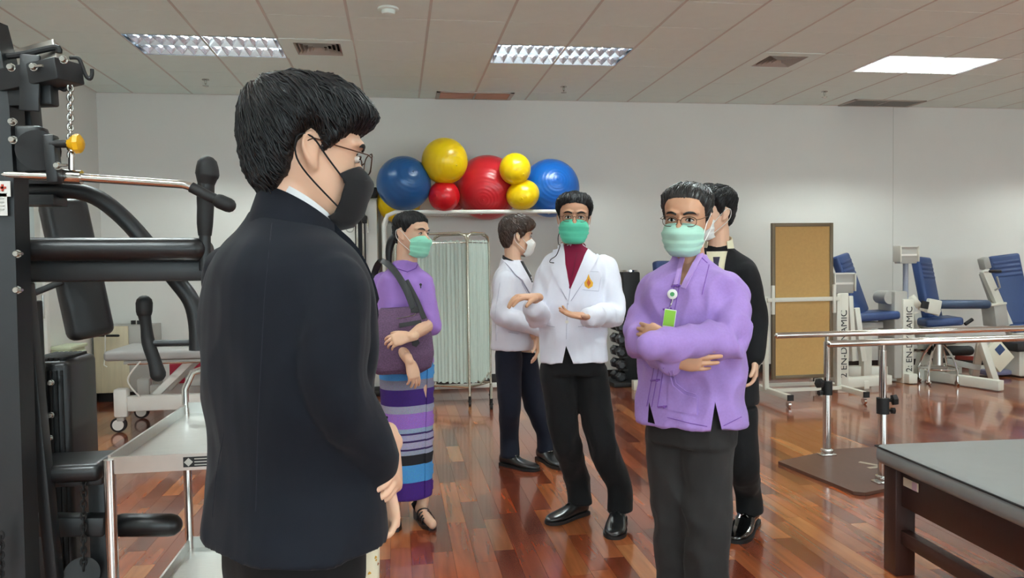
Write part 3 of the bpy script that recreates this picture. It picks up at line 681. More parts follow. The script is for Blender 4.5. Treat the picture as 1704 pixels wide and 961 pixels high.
# ------------------------------------------------------------------ stainless trolley
tr = empty('steel_trolley', (-0.45, 2.8, 0), 'two-shelf stainless steel trolley beside the man in the navy suit', 'trolley')
tx0, tx1, ty0, ty1 = -0.85, -0.22, 2.38, 3.2
for nm, z in (('top_shelf', 0.785), ('lower_shelf', 0.24)):
    o = obj(nm, box(B(), ((tx0+tx1)/2, (ty0+ty1)/2, z), (tx1-tx0, ty1-ty0, 0.012)), m_steel, tr)
    for c, s in ((((tx0+tx1)/2, ty0, z+0.012), (tx1-tx0, 0.008, 0.05)), (((tx0+tx1)/2, ty1, z+0.02), (tx1-tx0, 0.008, 0.06)), ((tx0, (ty0+ty1)/2, z+0.015), (0.008, ty1-ty0, 0.055)), ((tx1, (ty0+ty1)/2, z+0.015), (0.008, ty1-ty0, 0.055))):
        obj('rim', box(B(), c, s), m_steel, o)
for x in (tx0, tx1):
    for y in (ty0, ty1):
        obj('leg', tube(B(), [(x, y, 0.1), (x, y, 0.815)], 0.0165, 14), m_chrome, tr)
        bm = B(); caster(bm, V(x, y, 0), 0.05); obj('caster', bm, m_rub, tr)
hz = 0.98
obj('push_handle', tube(B(), [(tx0, ty1, 0.8), (tx0, ty1, hz-0.09), (tx0+0.03, ty1, hz-0.025), (tx0+0.11, ty1, hz), (tx1-0.11, ty1, hz), (tx1-0.03, ty1, hz-0.025), (tx1, ty1, hz-0.09), (tx1, ty1, 0.8)], 0.0135, 12), m_chrome, tr)
pt = obj('maker_plate', box(B(), (P(332, 764, ty0).x, ty0-0.005, 0.797), (0.09, 0.002, 0.03)), m_rub, tr)
for k in range(3): obj('plate_mark', box(B(), (P(332, 764, ty0).x+0.012, ty0-0.0065, 0.806-k*0.009), (0.05, 0.001, 0.003)), m_grey, pt)
obj('plate_mark', box(B(), (P(332, 764, ty0).x-0.03, ty0-0.0065, 0.797), (0.018, 0.001, 0.018), Matrix.Rotation(0.785, 3, 'Y')), m_grey, pt)
# ------------------------------------------------------------------ treatment bed at the far left
be = empty('treatment_bed', (-1.5, 6.9, 0), 'white hospital treatment bed with grey mattress behind the steel trolley', 'bed')
zb = 0.68; bx0, bx1, by0, by1 = -2.42, -0.55, 6.7, 7.4
obj('mattress', box(B(), ((bx0+bx1)/2, (by0+by1)/2, zb-0.035), (bx1-bx0, by1-by0, 0.085), None, 0.03, 4), mat('bed_grey', rgb(168, 166, 164), 0.5), be)
obj('bed_deck', box(B(), ((bx0+bx1)/2+0.05, (by0+by1)/2, zb-0.095), (bx1-bx0-0.2, by1-by0-0.06, 0.03), None, 0.005), m_grey, be)
for y in (by0+0.06, by1-0.06):
    obj('base_rail', box(B(), ((bx0+bx1)/2+0.1, y, 0.24), (bx1-bx0-0.14, 0.07, 0.13), None, 0.012), m_white, be)
    for x in (bx0+0.12, bx1+0.02):
        obj('corner_post', box(B(), (x, y, 0.25), (0.11, 0.1, 0.24), None, 0.02), m_white, be)
        o = obj('wheel', tube(B(), [(x-0.03, y-0.02, 0.065), (x-0.03, y+0.02, 0.065)], 0.062, 20), m_rub, be)
        for s in (-1, 1): obj('hub_cap', tube(B(), [(x-0.03, y+s*0.021, 0.065), (x-0.03, y+s*0.025, 0.065)], 0.045, 20), m_white, o)
        obj('fork', box(B(), (x-0.01, y, 0.115), (0.06, 0.06, 0.04), None, 0.01), m_grey, be)
for s in (0.35, 1.3):
    obj('lift_arm', beam(B(), V(bx0+s, by0+0.15, 0.28), V(bx0+s+0.3, by0+0.15, zb-0.11), 0.05, 0.06, V(0, 0, 1), 0.008), m_white, be)
    obj('lift_arm', beam(B(), V(bx0+s, by1-0.15, 0.28), V(bx0+s+0.3, by1-0.15, zb-0.11), 0.05, 0.06, V(0, 0, 1), 0.008), m_white, be)
obj('motor_housing', box(B(), (bx0+0.75, by0+0.2, 0.4), (0.3, 0.12, 0.1), None, 0.02), m_grey, be)
obj('cable', tube(B(), [(bx0+0.3, by0-0.02, zb-0.08), (bx0+0.2, by0-0.03, 0.45), (bx0+0.28, by0, 0.3)], 0.007, 6, 6), m_white, be)
obj('rail_hook', tube(B(), [(bx0+0.95, by0-0.02, 0.5), (bx0+0.95, by0-0.03, 0.42), (bx0+0.98, by0-0.03, 0.4)], 0.012, 8, 3), m_white, be)
obj('side_bar', tube(B(), [(bx0+0.2, by0-0.015, zb-0.1), (bx1, by0-0.015, zb-0.1)], 0.009, 8), m_chrome, be)
m_redb = mat('red_crate', rgb(176, 30, 60), 0.5)
for x, lb in ((-1.95, 'red plastic crate under the bed, left of two'), (-1.35, 'red plastic crate under the bed, right of two')):
    bm = box(B(), (x, 7.75, 0.28), (0.42, 0.3, 0.5), None, 0.02); box(bm, (x, 7.75, 0.53), (0.46, 0.34, 0.03), None, 0.01); box(bm, (x, 7.59, 0.42), (0.14, 0.02, 0.04), None, 0.008)
    thing1('storage_crate', bm, m_redb, lb, 'crate', 'red crates under the bed')
# ------------------------------------------------------------------ wooden cabinet in the corner
m_birch = mat('birch_laminate', rgb(214, 202, 172), 0.45, var=0.12, vscale=5, stretch=(9, 9, 0.7))
cbn = empty('storage_cabinet', (-2.8, 8.4, 0), 'pale wood cabinet with black rail handle in the left corner', 'cabinet')
zc_ = P(200, 542, 8.3).z; ca, cbx = P(128, 600, 8.3).x, P(216, 600, 8.3).x
ca = max(ca, XL+0.03)
obj('body', box(B(), ((ca+cbx)/2+0.11, 8.46, zc_/2+0.05), (cbx-ca+0.22, 0.34, zc_-0.1), None, 0.004), m_grey, cbn)
dr = obj('door', box(B(), ((ca+cbx)/2, 8.28, zc_/2+0.05), (cbx-ca, 0.02, zc_-0.1), None, 0.003), m_birch, cbn)
obj('rail_handle', tube(B(), [P(136, 558, 8.23), P(197, 558, 8.23)], 0.012, 8, 1, None, True), m_rub, dr)
for x in (142, 190): obj('handle_stud', tube(B(), [P(x, 558, 8.23), P(x, 558, 8.28)], 0.007, 6), m_rub, dr)
obj('hanging_hook', tube(B(), [P(175, 556, 8.22), P(175, 580, 8.22), P(173, 607, 8.22), P(178, 610, 8.22)], 0.006, 6), m_white, dr)
obj('plinth', box(B(), ((ca+cbx)/2+0.11, 8.48, 0.05), (cbx-ca+0.2, 0.3, 0.1)), m_rub, cbn)
for x in (222, 232): obj('latch', box(B(), P(x, 536, 8.4), (0.04, 0.03, 0.04)), m_rub, cbn)
bm = box(B(), (XL+0.1, 7.5, 0.33), (0.17, 0.34, 0.64), None, 0.02)
box(bm, (XL+0.105, 7.5, 0.66), (0.19, 0.37, 0.03), None, 0.008)
for s in (-1, 1):
    box(bm, (XL+0.19, 7.5+s*0.08, 0.34), (0.012, 0.15, 0.54), None, 0.004); box(bm, (XL+0.2, 7.5+s*0.02, 0.42), (0.02, 0.015, 0.1))
thing1('low_cupboard', bm, mat('pale_green_laminate', rgb(214, 222, 190), 0.5), 'pale green low cupboard along the left wall beside the wooden cabinet', 'cabinet')
# ------------------------------------------------------------------ black multi-station gym, left foreground
gy = empty('multi_gym', (-1.55, 2.6, 0), 'black multi-station gym with chain and yellow knob at the left edge', 'gym machine')
def gbeam(name, pts, w, h, m=None, bev=0.006, up=None):
    for a, b2 in zip(pts, pts[1:]): obj(name, beam(B(), a, b2, w, h, up or V(0, 1, 0), bev), m or m_black, gy)
def gtube(name, pts, r, m=None, sub=1, n=12, rnd=False, parent=None): return obj(name, tube(B(), pts, r, n, sub, None, rnd), m or m_black, parent or gy)
def bolt(x, y, Yd, r=0.016, stud=0.0, parent=None):
    p = P(x, y, Yd); bm = lathe(B(), [(r*1.25, 0), (r*1.25, -0.004), (r, -0.004), (r, -0.014), (r*0.8, -0.016), (0, -0.016)], p, V(0, 1, 0), 12)
    if stud: tube(bm, [p+V(0, -0.01, 0), p+V(stud, -0.02, 0)], r*0.45, 8)
    obj('bolt', bm, m_bolt, parent or gy)
Yg = 2.3
top = P(-14, 70, Yg); b0 = P(44, 1060, Yg)
obj('main_post', tube(B(), [P(-22, 40, Yg), P(-6, 100, Yg), P(6, 180, Yg), P(13, 300, Yg), P(20, 560, Yg), P(33, 961, Yg), V(P(40, 1180, Yg).x, Yg, 0.0)], [(0.052, 0.038)]*7, 4, 1, V(1, -1, 0).normalized()), m_black, gy, 30)
obj('rear_post', box(B(), (P(8, 600, 3.05).x, 3.05, 0.95), (0.07, 0.07, 1.9), None, 0.006), m_black, gy)
# boom with brackets, hook, chain
gbeam('boom', [P(-30, 150, Yg+0.05), P(117, 118, Yg-0.05)], 0.06, 0.1)
gbeam('boom_edge', [P(10, 108, Yg+0.08), P(95, 85, Yg+0.02)], 0.07, 0.012, m_steel)
obj('bracket_plate', box(B(), P(50, 138, Yg-0.06), (0.05, 0.012, 0.15), Matrix.Rotation(0.05, 3, 'Y'), 0.003), m_black, gy)
gbeam('lower_arm', [P(-10, 162, Yg+0.0), P(92, 158, Yg-0.02)], 0.06, 0.042)
gbeam('drop_column', [P(40, 165, Yg+0.1), P(52, 295, Yg+0.1)], 0.06, 0.075)
for x, y, s in ((57, 112, 0.03), (20, 113, 0.0), (107, 100, 0.0), (97, 276, 0.03), (22, 203, 0.012), (23, 233, 0.0)): bolt(x, y, Yg-0.09, 0.0085, s)
gtube('cable_tube', [P(-10, 96, Yg), P(40, 90, Yg), P(92, 79, Yg), P(98, 88, Yg)], 0.009, m_rub, 4, 8)
gtube('hook', [P(116, 96, Yg), P(130, 97, Yg), P(136, 108, Yg), P(143, 126, Yg), P(150, 131, Yg), P(153, 124, Yg), P(153, 115, Yg)], 0.0055, m_rub, 4, 8)
gtube('hook', [P(78, 138, Yg), P(84, 146, Yg), P(92, 142, Yg), P(100, 146, Yg), P(108, 149, Yg), P(114, 140, Yg), P(117, 133, Yg), P(121, 142, Yg)], 0.006, m_rub, 4, 8)
def link_bm(c, ang, L, r=0.0028):
    pts = [c+V(math.cos(ang)*0.007*math.cos(t), math.sin(ang)*0.007*math.cos(t), L*math.sin(t)) for t in [k*PI/6 for k in range(13)]]
    return tube(B(), pts, r, 6)
for k in range(13): obj('chain_link', link_bm(P(117, 146+k*8.2, Yg-0.02), PI/2*(k % 2)+0.4, 0.0115), m_bolt, gy)
gtube('shackle', [P(114, 262, Yg-0.02), P(114, 254, Yg-0.02), P(118, 251, Yg-0.02), P(122, 254, Yg-0.02), P(122, 262, Yg-0.02)], 0.004, m_chrome, 3, 8)
gtube('swivel_rod', [P(119, 256, Yg-0.02), P(119, 288, Yg-0.02)], 0.008, m_chrome)
gtube('lat_bar', [P(-40, 289, Yg-0.02), P(118, 294, Yg-0.02), P(305, 307, Yg-0.05), P(322, 312, Yg-0.05)], 0.0115, m_chrome)
gtube('lat_hub', [P(104, 293, Yg-0.02), P(136, 295, Yg-0.02)], 0.02, m_chrome)
gtube('lat_grip', [P(318, 311, Yg-0.05), P(345, 325, Yg-0.05), P(372, 338, Yg-0.05)], 0.015, m_rub)
gtube('lat_grip_end', [P(366, 335, Yg-0.05), P(380, 341, Yg-0.05)], 0.021, m_rub, 1, 14, True)
# pulley, bracket and yellow pull knob
obj('pulley', tube(B(), [P(64, 250, Yg), P(64, 250, Yg-0.03)], 0.055, 24), m_rub, gy)
obj('pulley_block', box(B(), P(45, 250, Yg+0.02), (0.1, 0.06, 0.13), None, 0.01), m_black, gy)
gbeam('bracket_arm', [P(84, 225, Yg-0.05), P(92, 305, Yg-0.05)], 0.03, 0.04)
gtube('knob_shaft', [P(84, 239, Yg-0.06), P(113, 239, Yg-0.06)], 0.011, m_rub)
obj('pull_knob', lathe(B(), [(0.01, 0), (0.014, 0.008), (0.02, 0.014), (0.027, 0.022), (0.026, 0.034), (0.014, 0.042), (0, 0.043)], P(111, 239, Yg-0.06), V(1, 0, 0.02), 8), m_yel, gy)
bm = B()
for k, z in enumerate((300, 334)): box(bm, P(60, z, Yg+0.25), (0.14, 0.1, 0.03))
obj('pad_bracket', bm, m_black, gy)
# curved press arm
Yp = 2.55
gtube('press_arm', [P(20, 317, Yp), P(110, 316, Yp), P(160, 328, Yp), P(205, 362, Yp), P(250, 412, Yp), P(290, 462, Yp), P(318, 500, Yp), P(328, 540, Yp), P(329, 582, Yp)], [(0.03, 0.026)]*9, m_black, 4, 14)
# knee-raise arm pad with grip
obj('arm_pad', box(B(), P(190, 415, 2.42), (0.545, 0.16, 0.068), Matrix.Rotation(0.01, 3, 'Y'), 0.034, 5), m_blk2, gy)
gbeam('arm_rail', [P(24, 451, 2.42), P(352, 449, 2.42)], 0.055, 0.064, None, 0.012, V(0, 0, 1))
gtube('grip_stem', [P(341, 450, 2.38), P(341, 380, 2.38)], 0.017)
gtube('grip', [P(341, 392, 2.38), P(341, 372, 2.38), P(342, 345, 2.38), P(342, 330, 2.38), P(343, 305, 2.38)], [0.019, 0.023, 0.024, 0.025, 0.024], m_rub, 2, 16)
gtube('grip_knob', [P(343, 310, 2.38), P(344, 296, 2.38), P(345, 290, 2.38), P(345, 277, 2.38)], [0.022, 0.03, 0.034, 0.031], m_rub, 2, 18, True)
# back pad in two visible lengths: one long tilted cushion behind the rail
R = Matrix.Rotation(-0.17, 3, 'Y') @ Matrix.Rotation(0.7, 3, 'Z')
obj('back_pad', box(B(), P(128, 447, 2.85), (0.15, 0.075, 0.49), R, 0.03, 4), m_blk2, gy)
gbeam('pad_stay', [P(25, 500, 2.7), P(105, 468, 2.7)], 0.02, 0.02)
for y in (422, 482): bolt(30, y, 2.28, 0.009, 0.02)
# lower dip handle
gtube('dip_handle', [P(240, 522, 2.55), P(243, 540, 2.55), P(247, 570, 2.55), P(257, 600, 2.55), P(263, 622, 2.55)], [0.02, 0.017, 0.02, 0.02, 0.024], m_rub, 3, 14, True)
gtube('dip_handle_knob', [P(240, 518, 2.55), P(240, 504, 2.55)], [0.024, 0.025], m_rub, 1, 16, True)
gtube('dip_bar', [P(250, 571, 2.55), P(318, 570, 2.55)], 0.011)
# weight stack shroud with ribbed cover
Yw = 2.78
x0, x1 = P(62, 700, Yw).x, P(142, 700, Yw).x; z1 = P(100, 594, Yw).z
obj('weight_shroud', box(B(), ((x0+x1)/2, Yw, z1/2+0.05), (x1-x0, 0.24, z1-0.1), None, 0.02, 3), m_blk2, gy)
for k in range(8): obj('shroud_rib', box(B(), (x0+0.02+k*(x1-x0-0.04)/7, Yw-0.122, z1/2+0.12), (0.006, 0.01, z1-0.3)), m_rub, gy)
for k in range(7): obj('belt_tooth', box(B(), (x0+0.03+k*(x1-x0-0.06)/6, Yw, z1+0.004), (0.012, 0.2, 0.012), None, 0.003), m_rub, gy)
for y in (636, 690, 728, 768): bolt(86 if y < 700 else 84, y, Yw-0.15, 0.008)
gbeam('brace', [P(42, 470, 2.4), P(95, 1000, 2.4)], 0.035, 0.05)
gbeam('brace', [P(56, 500, 2.6), P(70, 860, 2.6), P(92, 1010, 2.6)], 0.035, 0.05)
obj('seat_pad', box(B(), P(118, 776, 2.5), (0.24, 0.2, 0.055), None, 0.022, 4), m_blk2, gy)
obj('seat_frame', box(B(), P(105, 795, 2.52), (0.26, 0.1, 0.03), None, 0.004), m_black, gy)
gbeam('seat_upright', [P(166, 790, 2.55), V(P(166, 790, 2.55).x, 2.55, 0.0)], 0.055, 0.055)
gbeam('low_beam', [P(55, 872, 2.5), P(178, 872, 2.5)], 0.06, 0.06)
gbeam('floor_beam', [V(-1.95, 2.5, 0.03), V(-1.1, 2.5, 0.03)], 0.08, 0.06, None, 0.006, V(0, 0, 1))
gbeam('floor_beam', [V(P(20, 900, 2.3).x, 2.15, 0.03), V(P(20, 900, 2.3).x, 3.2, 0.03)], 0.08, 0.06, None, 0.006, V(0, 0, 1))
gtube('leg_roller', [P(203, 873, 2.62), P(284, 873, 2.62)], 0.037, m_blk2, 1, 20, True)
gtube('roller_axle', [P(150, 873, 2.62), P(291, 873, 2.62)], 0.011, m_chrome)
for k in range(16): obj('chain_link', link_bm(P(139, 800+k*9.6, 2.45), PI/2*(k % 2)+0.3, 0.0125, 0.0032), m_rub, gy)
for k in range(10): obj('chain_link', link_bm(P(1, 890+k*8, 2.2), PI/2*(k % 2)+0.3, 0.0115, 0.003), m_rub, gy)
obj('low_pulley', tube(B(), [P(136, 955, 2.5), P(136, 955, 2.44)], 0.05, 20), m_rub, gy)
st1 = obj('warning_sticker', box(B(), P(4, 314, Yg-0.047), (0.04, 0.002, 0.042)), mat('sticker_white', rgb(220, 218, 214), 0.6), gy)
pc = P(4, 312, Yg-0.049)
obj('sticker_cross', box(box(B(), pc, (0.018, 0.002, 0.006)), pc, (0.006, 0.002, 0.018)), mat('sticker_red', rgb(190, 70, 50), 0.6), st1)
st2 = obj('code_sticker', box(B(), P(2, 340, Yg-0.047), (0.03, 0.002, 0.06)), MATS['sticker_white'], gy)
for k in range(4): obj('sticker_line', box(B(), P(1, 330+k*6, Yg-0.049), (0.018, 0.002, 0.004)), m_grey, st2)
# ================================================================== people
def evaluated(me, mods):
    o = bpy.data.objects.new('tmp', me); C.objects.link(o)
    for typ, kw in mods:
        m = o.modifiers.new('m', typ)
        for k, v in kw.items(): setattr(m, k, v)
    dg = bpy.context.evaluated_depsgraph_get(); dg.update()
    r = bpy.data.meshes.new_from_object(o.evaluated_get(dg))
    bpy.data.objects.remove(o); bpy.data.meshes.remove(me)
    return r
def fuse(bm, voxel, it=6, fac=0.5):
    bmesh.ops.recalc_face_normals(bm, faces=bm.faces)
    me = bpy.data.meshes.new('f'); bm.to_mesh(me); bm.free()
    r = evaluated(me, [('REMESH', dict(mode='VOXEL', voxel_size=voxel, adaptivity=0.0)), ('SMOOTH', dict(factor=fac, iterations=it))])
    b = bmesh.new(); b.from_mesh(r); bpy.data.meshes.remove(r)
    return b
def crumple(bm, amp, fr, seed=0.0, focus=None, stretch=(1, 1, 1)):
    """cloth folds: ridged noise pushed along the normals, stronger near the focus points"""
    bm.normal_update(); out = []
    for v in bm.verts:
        p = v.co; q = Vector((p.x*fr*stretch[0]+seed, p.y*fr*stretch[1], p.z*fr*stretch[2]))
        a = 1-2*abs(noise.noise(q)); b = noise.noise(q*2.3+Vector((3, 1, 7)))
        k = 0.6
        if focus:
            for c, r in focus:
                d = (p-c).length
                if d < r: k += 1.2*(1-d/r)**1.5
        out.append(v.normal*(amp*k*(a*0.8+b*0.45-0.3)))
    for v, d in zip(bm.verts, out): v.co += d
    return bm
def cut_px(bm, poly, ymax):
    """cut an opening through the near side of a garment along straight seams"""
    n = len(poly); rays = [ray(*q).normalized() for q in poly]; planes = []
    cx = sum(q[0] for q in poly)/n; cy = sum(q[1] for q in poly)/n; cd = ray(cx, cy)
    for i in range(n):
        nn = rays[i].cross(rays[(i+1) % n]).normalized()
        if nn.dot(cd) < 0: nn = -nn
        planes.append(nn)
        bmesh.ops.bisect_plane(bm, geom=list(bm.verts)+list(bm.edges)+list(bm.faces), plane_co=EYE, plane_no=nn, dist=1e-5)
    kill = []
    for f in bm.faces:
        c = f.calc_center_median()
        if c.y < ymax and all((c-EYE).dot(p) > -1e-5 for p in planes): kill.append(f)
    bmesh.ops.delete(bm, geom=kill, context='FACES')
    return bm
def bvh(bm):
    bmesh.ops.triangulate(bm, faces=[f for f in bm.faces if len(f.verts) > 4]); bm.normal_update()
    return BVHTree.FromBMesh(bm)
def drape(bm, tree, poly, off=0.002, th=0.004, step=None, rays=None):
    """a cloth piece whose outline is sighted from the camera onto the garment below it, following its surface"""
    t = bmesh.new(); t.faces.new([t.verts.new((x, y, 0)) for x, y in poly]); bmesh.ops.triangulate(t, faces=t.faces)
    rays = rays or (lambda x, y: (EYE, ray(x, y).normalized()))
    step = step or max(3.0, max(max(p[0] for p in poly)-min(p[0] for p in poly), max(p[1] for p in poly)-min(p[1] for p in poly))/14)
    for _ in range(5):
        e = [e for e in t.edges if e.calc_length() > step]
        if not e: break
        bmesh.ops.subdivide_edges(t, edges=e, cuts=1); bmesh.ops.triangulate(t, faces=t.faces)
    pos = {}; miss = []
    for v in t.verts:
        e0, d = rays(v.co.x, v.co.y); h = tree.ray_cast(e0, d)
        if h[0] is None: miss.append(v)
        else:
            n = h[1] if h[1].dot(d) < 0 else -h[1]; pos[v] = (h[0], n)
    if not pos: t.free(); return bm
    bmesh.ops.delete(t, geom=miss, context='VERTS')
    a = {}; b = {}
    for v, (c, n) in pos.items(): a[v] = bm.verts.new(c+n*(off+th)); b[v] = bm.verts.new(c+n*(off-0.003))
    for f in t.faces:
        vs = list(f.verts)
        try: bm.faces.new([a[v] for v in vs]); bm.faces.new([b[v] for v in vs[::-1]])
        except ValueError: pass
    for e in t.edges:
        if len(e.link_faces) == 1:
            v, w = e.verts; bm.faces.new((a[v], a[w], b[w], b[v]))
    t.free(); return bm
def front_patch(name, parent, m, tree, O, yw, poly, off, th):
    """the same, sighted straight at the wearer's chest: poly in (towards wearer's right, height) centimetres"""
    f_ = V(math.sin(yw), -math.cos(yw), 0); r_ = V(f_.y, -f_.x, 0)
    b = drape(B(), tree, poly, off, th, 2.0, lambda x, y: (V(O.x, O.y, 0)+r_*(x/100)+V(0, 0, y/100)+f_*0.6, -f_))
    return obj(name, b, m, parent, 50)
def suit_front(parent, tree, O, yw, zs, m_s, m_j):
    z = zs*100-2
    front_patch('shirt', parent, m_s, tree, O, yw, [(-6, z), (6, z), (1, z-34), (-1, z-34)], 0.001, 0.003)
    for s in (-1, 1): front_patch('lapel', parent, m_j, tree, O, yw, [(s*5, z+1), (s*8, z-1), (s*10.5, z-13), (s*8.5, z-14), (s*9, z-16), (s*0.5, z-38), (s*1, z-33)], 0.004, 0.006)
    front_patch('necktie', parent, mat('tie_dark', rgb(40, 36, 60), 0.6), tree, O, yw, [(-1.6, z-3), (1.6, z-3), (1.1, z-6), (2.6, z-30), (0, z-34), (-2.6, z-30), (-1.1, z-6)], 0.005, 0.004)
def seam(bm, tree, pts, r=0.0018, off=0.001):
    q = []
    for i in range(len(pts)-1):
        for k in range(6):
            s = k/6; x = pts[i][0]*(1-s)+pts[i+1][0]*s; y = pts[i][1]*(1-s)+pts[i+1][1]*s
            d = ray(x, y).normalized(); h = tree.ray_cast(EYE, d)
            if h[0] is not None: q.append(h[0]-d*off)
    if len(q) > 1: tube(bm, q, r, 5)
    return bm
def torso(bm, O, yaw, rows, n=36, sub=4, pw=2.4):
    """rows: z, right, forward, half width, half depth"""
    f = V(math.sin(yaw), -math.cos(yaw), 0); r = V(-f.y, f.x, 0)*-1     # r = wearer's right
    rings = []
    for i in range((len(rows)-1)*sub+1):
        z, ro, fo, a, b = cr(rows, i/sub); c = V(O.x, O.y, z)+r*ro+f*fo; ring = []
        for k in range(n):
            t = 2*PI*k/n; ct, s = math.cos(t), math.sin(t)
            ring.append(c+r*(a*math.copysign(abs(ct)**(2/pw), ct))+f*(b*math.copysign(abs(s)**(2/pw), s)))
        rings.append(ring)
    loft(bm, rings); return bm
def limb(bm, pts, rad, n=18, sub=5): return tube(bm, pts, rad, n, sub, None, True)
m_skin = mat('skin_light', rgb(222, 178, 150), 0.5, var=0.05, vscale=40, sss=0.12)
m_skin2 = mat('skin_tan', rgb(200, 152, 122), 0.5, var=0.06, vscale=40, sss=0.12)
m_hair = mat('hair_black', rgb(16, 15, 17), 0.45, spec=0.35)
m_hairb = mat('hair_brown', rgb(62, 44, 34), 0.38, spec=0.5)
m_eyew = mat('eye_white', rgb(225, 220, 214), 0.3)
m_iris = mat('iris_dark', rgb(26, 18, 14), 0.2)
m_glass = mat('lens_glass', rgb(245, 248, 250), 0.02, trans=1.0); MATS['lens_glass'].node_tree.nodes['Principled BSDF'].inputs['IOR'].default_value = 1.05
# ---- head ---------------------------------------------------------
HROWS = [(0.0, -0.086, -0.030, 0.022), (0.008, -0.094, -0.008, 0.036), (0.028, -0.097, 0.030, 0.051), (0.05, -0.096, 0.058, 0.060), (0.075, -0.096, 0.078, 0.0665), (0.1, -0.094, 0.089, 0.070),
         (0.125, -0.090, 0.095, 0.0735), (0.15, -0.095, 0.098, 0.0765), (0.175, -0.093, 0.098, 0.0775), (0.198, -0.078, 0.090, 0.071), (0.215, -0.055, 0.073, 0.056), (0.226, -0.028, 0.048, 0.035), (0.230, -0.002, 0.02, 0.012)]
def head_solid():
    bm = B(); rings = []
    N = (len(HROWS)-1)*3
    for i in range(N+1):
        z, f, b, w = cr(HROWS, i/3); c = (f+b)/2; d = (b-f)/2; ring = []
        for k in range(40):
            t = 2*PI*k/40; ct, s = math.cos(t), math.sin(t); pw = 2.25
            ring.append(V(w*math.copysign(abs(ct)**(2/pw), ct), c+d*math.copysign(abs(s)**(2/pw), s), z))
        rings.append(ring)
    loft(bm, rings); return bm
HC = V(0, 0.004, 0.125)
_h = head_solid(); HT = bvh(_h); _h.free()
def hrad(d):
    h = HT.ray_cast(HC, d.normalized()); return (h[0]-HC).length if h[0] is not None else 0.09
def head_parts(bm):
    """skull, jaw, nose, brow, ears in head space (chin at 0, face towards -Y)"""
    h = head_solid(); me = bpy.data.meshes.new('h'); h.to_mesh(me); h.free(); bm.from_mesh(me); bpy.data.meshes.remove(me)
    tube(bm, [(0, -0.088, 0.132), (0, -0.104, 0.108), (0, -0.116, 0.088), (0, -0.098, 0.074)], [(0.009, 0.008), (0.011, 0.011), (0.016, 0.013), (0.014, 0.008)], 12, 3, None, True)
    for s in (-1, 1):
        tube(bm, [(s*0.012, -0.094, 0.147), (s*0.034, -0.09, 0.151), (s*0.056, -0.07, 0.146)], [0.008, 0.009, 0.007], 8, 3, None, True)
        tube(bm, [(s*0.071, 0.004, 0.084), (s*0.075, 0.009, 0.097), (s*0.078, 0.016, 0.116), (s*0.076, 0.014, 0.134)], [(0.0055, 0.008), (0.006, 0.012), (0.006, 0.016), (0.005, 0.012)], 12, 4, V(0, 1, 0), True)
        tube(bm, [(s*0.073, 0.0, 0.085), (s*0.079, 0.009, 0.088), (s*0.084, 0.024, 0.104), (s*0.086, 0.031, 0.122), (s*0.084, 0.028, 0.137), (s*0.079, 0.014, 0.143), (s*0.074, 0.0, 0.136), (s*0.073, -0.003, 0.124)], 0.004, 8, 3, None, True)
    tube(bm, [(-0.024, -0.088, 0.048), (0, -0.099, 0.051), (0.024, -0.088, 0.048)], 0.007, 8, 3, None, True)
def head_matrix(pos, yaw, pitch=0, roll=0, sc=1.0):
    """pos is the middle of the head, pitch > 0 looks down"""
    return Matrix.Translation(pos) @ Matrix.Rotation(yaw, 4, 'Z') @ Matrix.Rotation(pitch, 4, 'X') @ Matrix.Rotation(roll, 4, 'Y') @ Matrix.Scale(sc, 4) @ Matrix.Translation((0, 0, -0.117))
SHORT = [(0, .178), (25, .176), (45, .168), (58, .15), (70, .118), (80, .098), (88, .112), (97, .142), (112, .128), (125, .07), (145, .042), (180, .034)]
def hairline(tab, az):
    az = abs(az)
    for (a, z), (b, w) in zip(tab, tab[1:]):
        if az <= b: return z+(w-z)*sstep(a, b, az)
    return tab[-1][1]
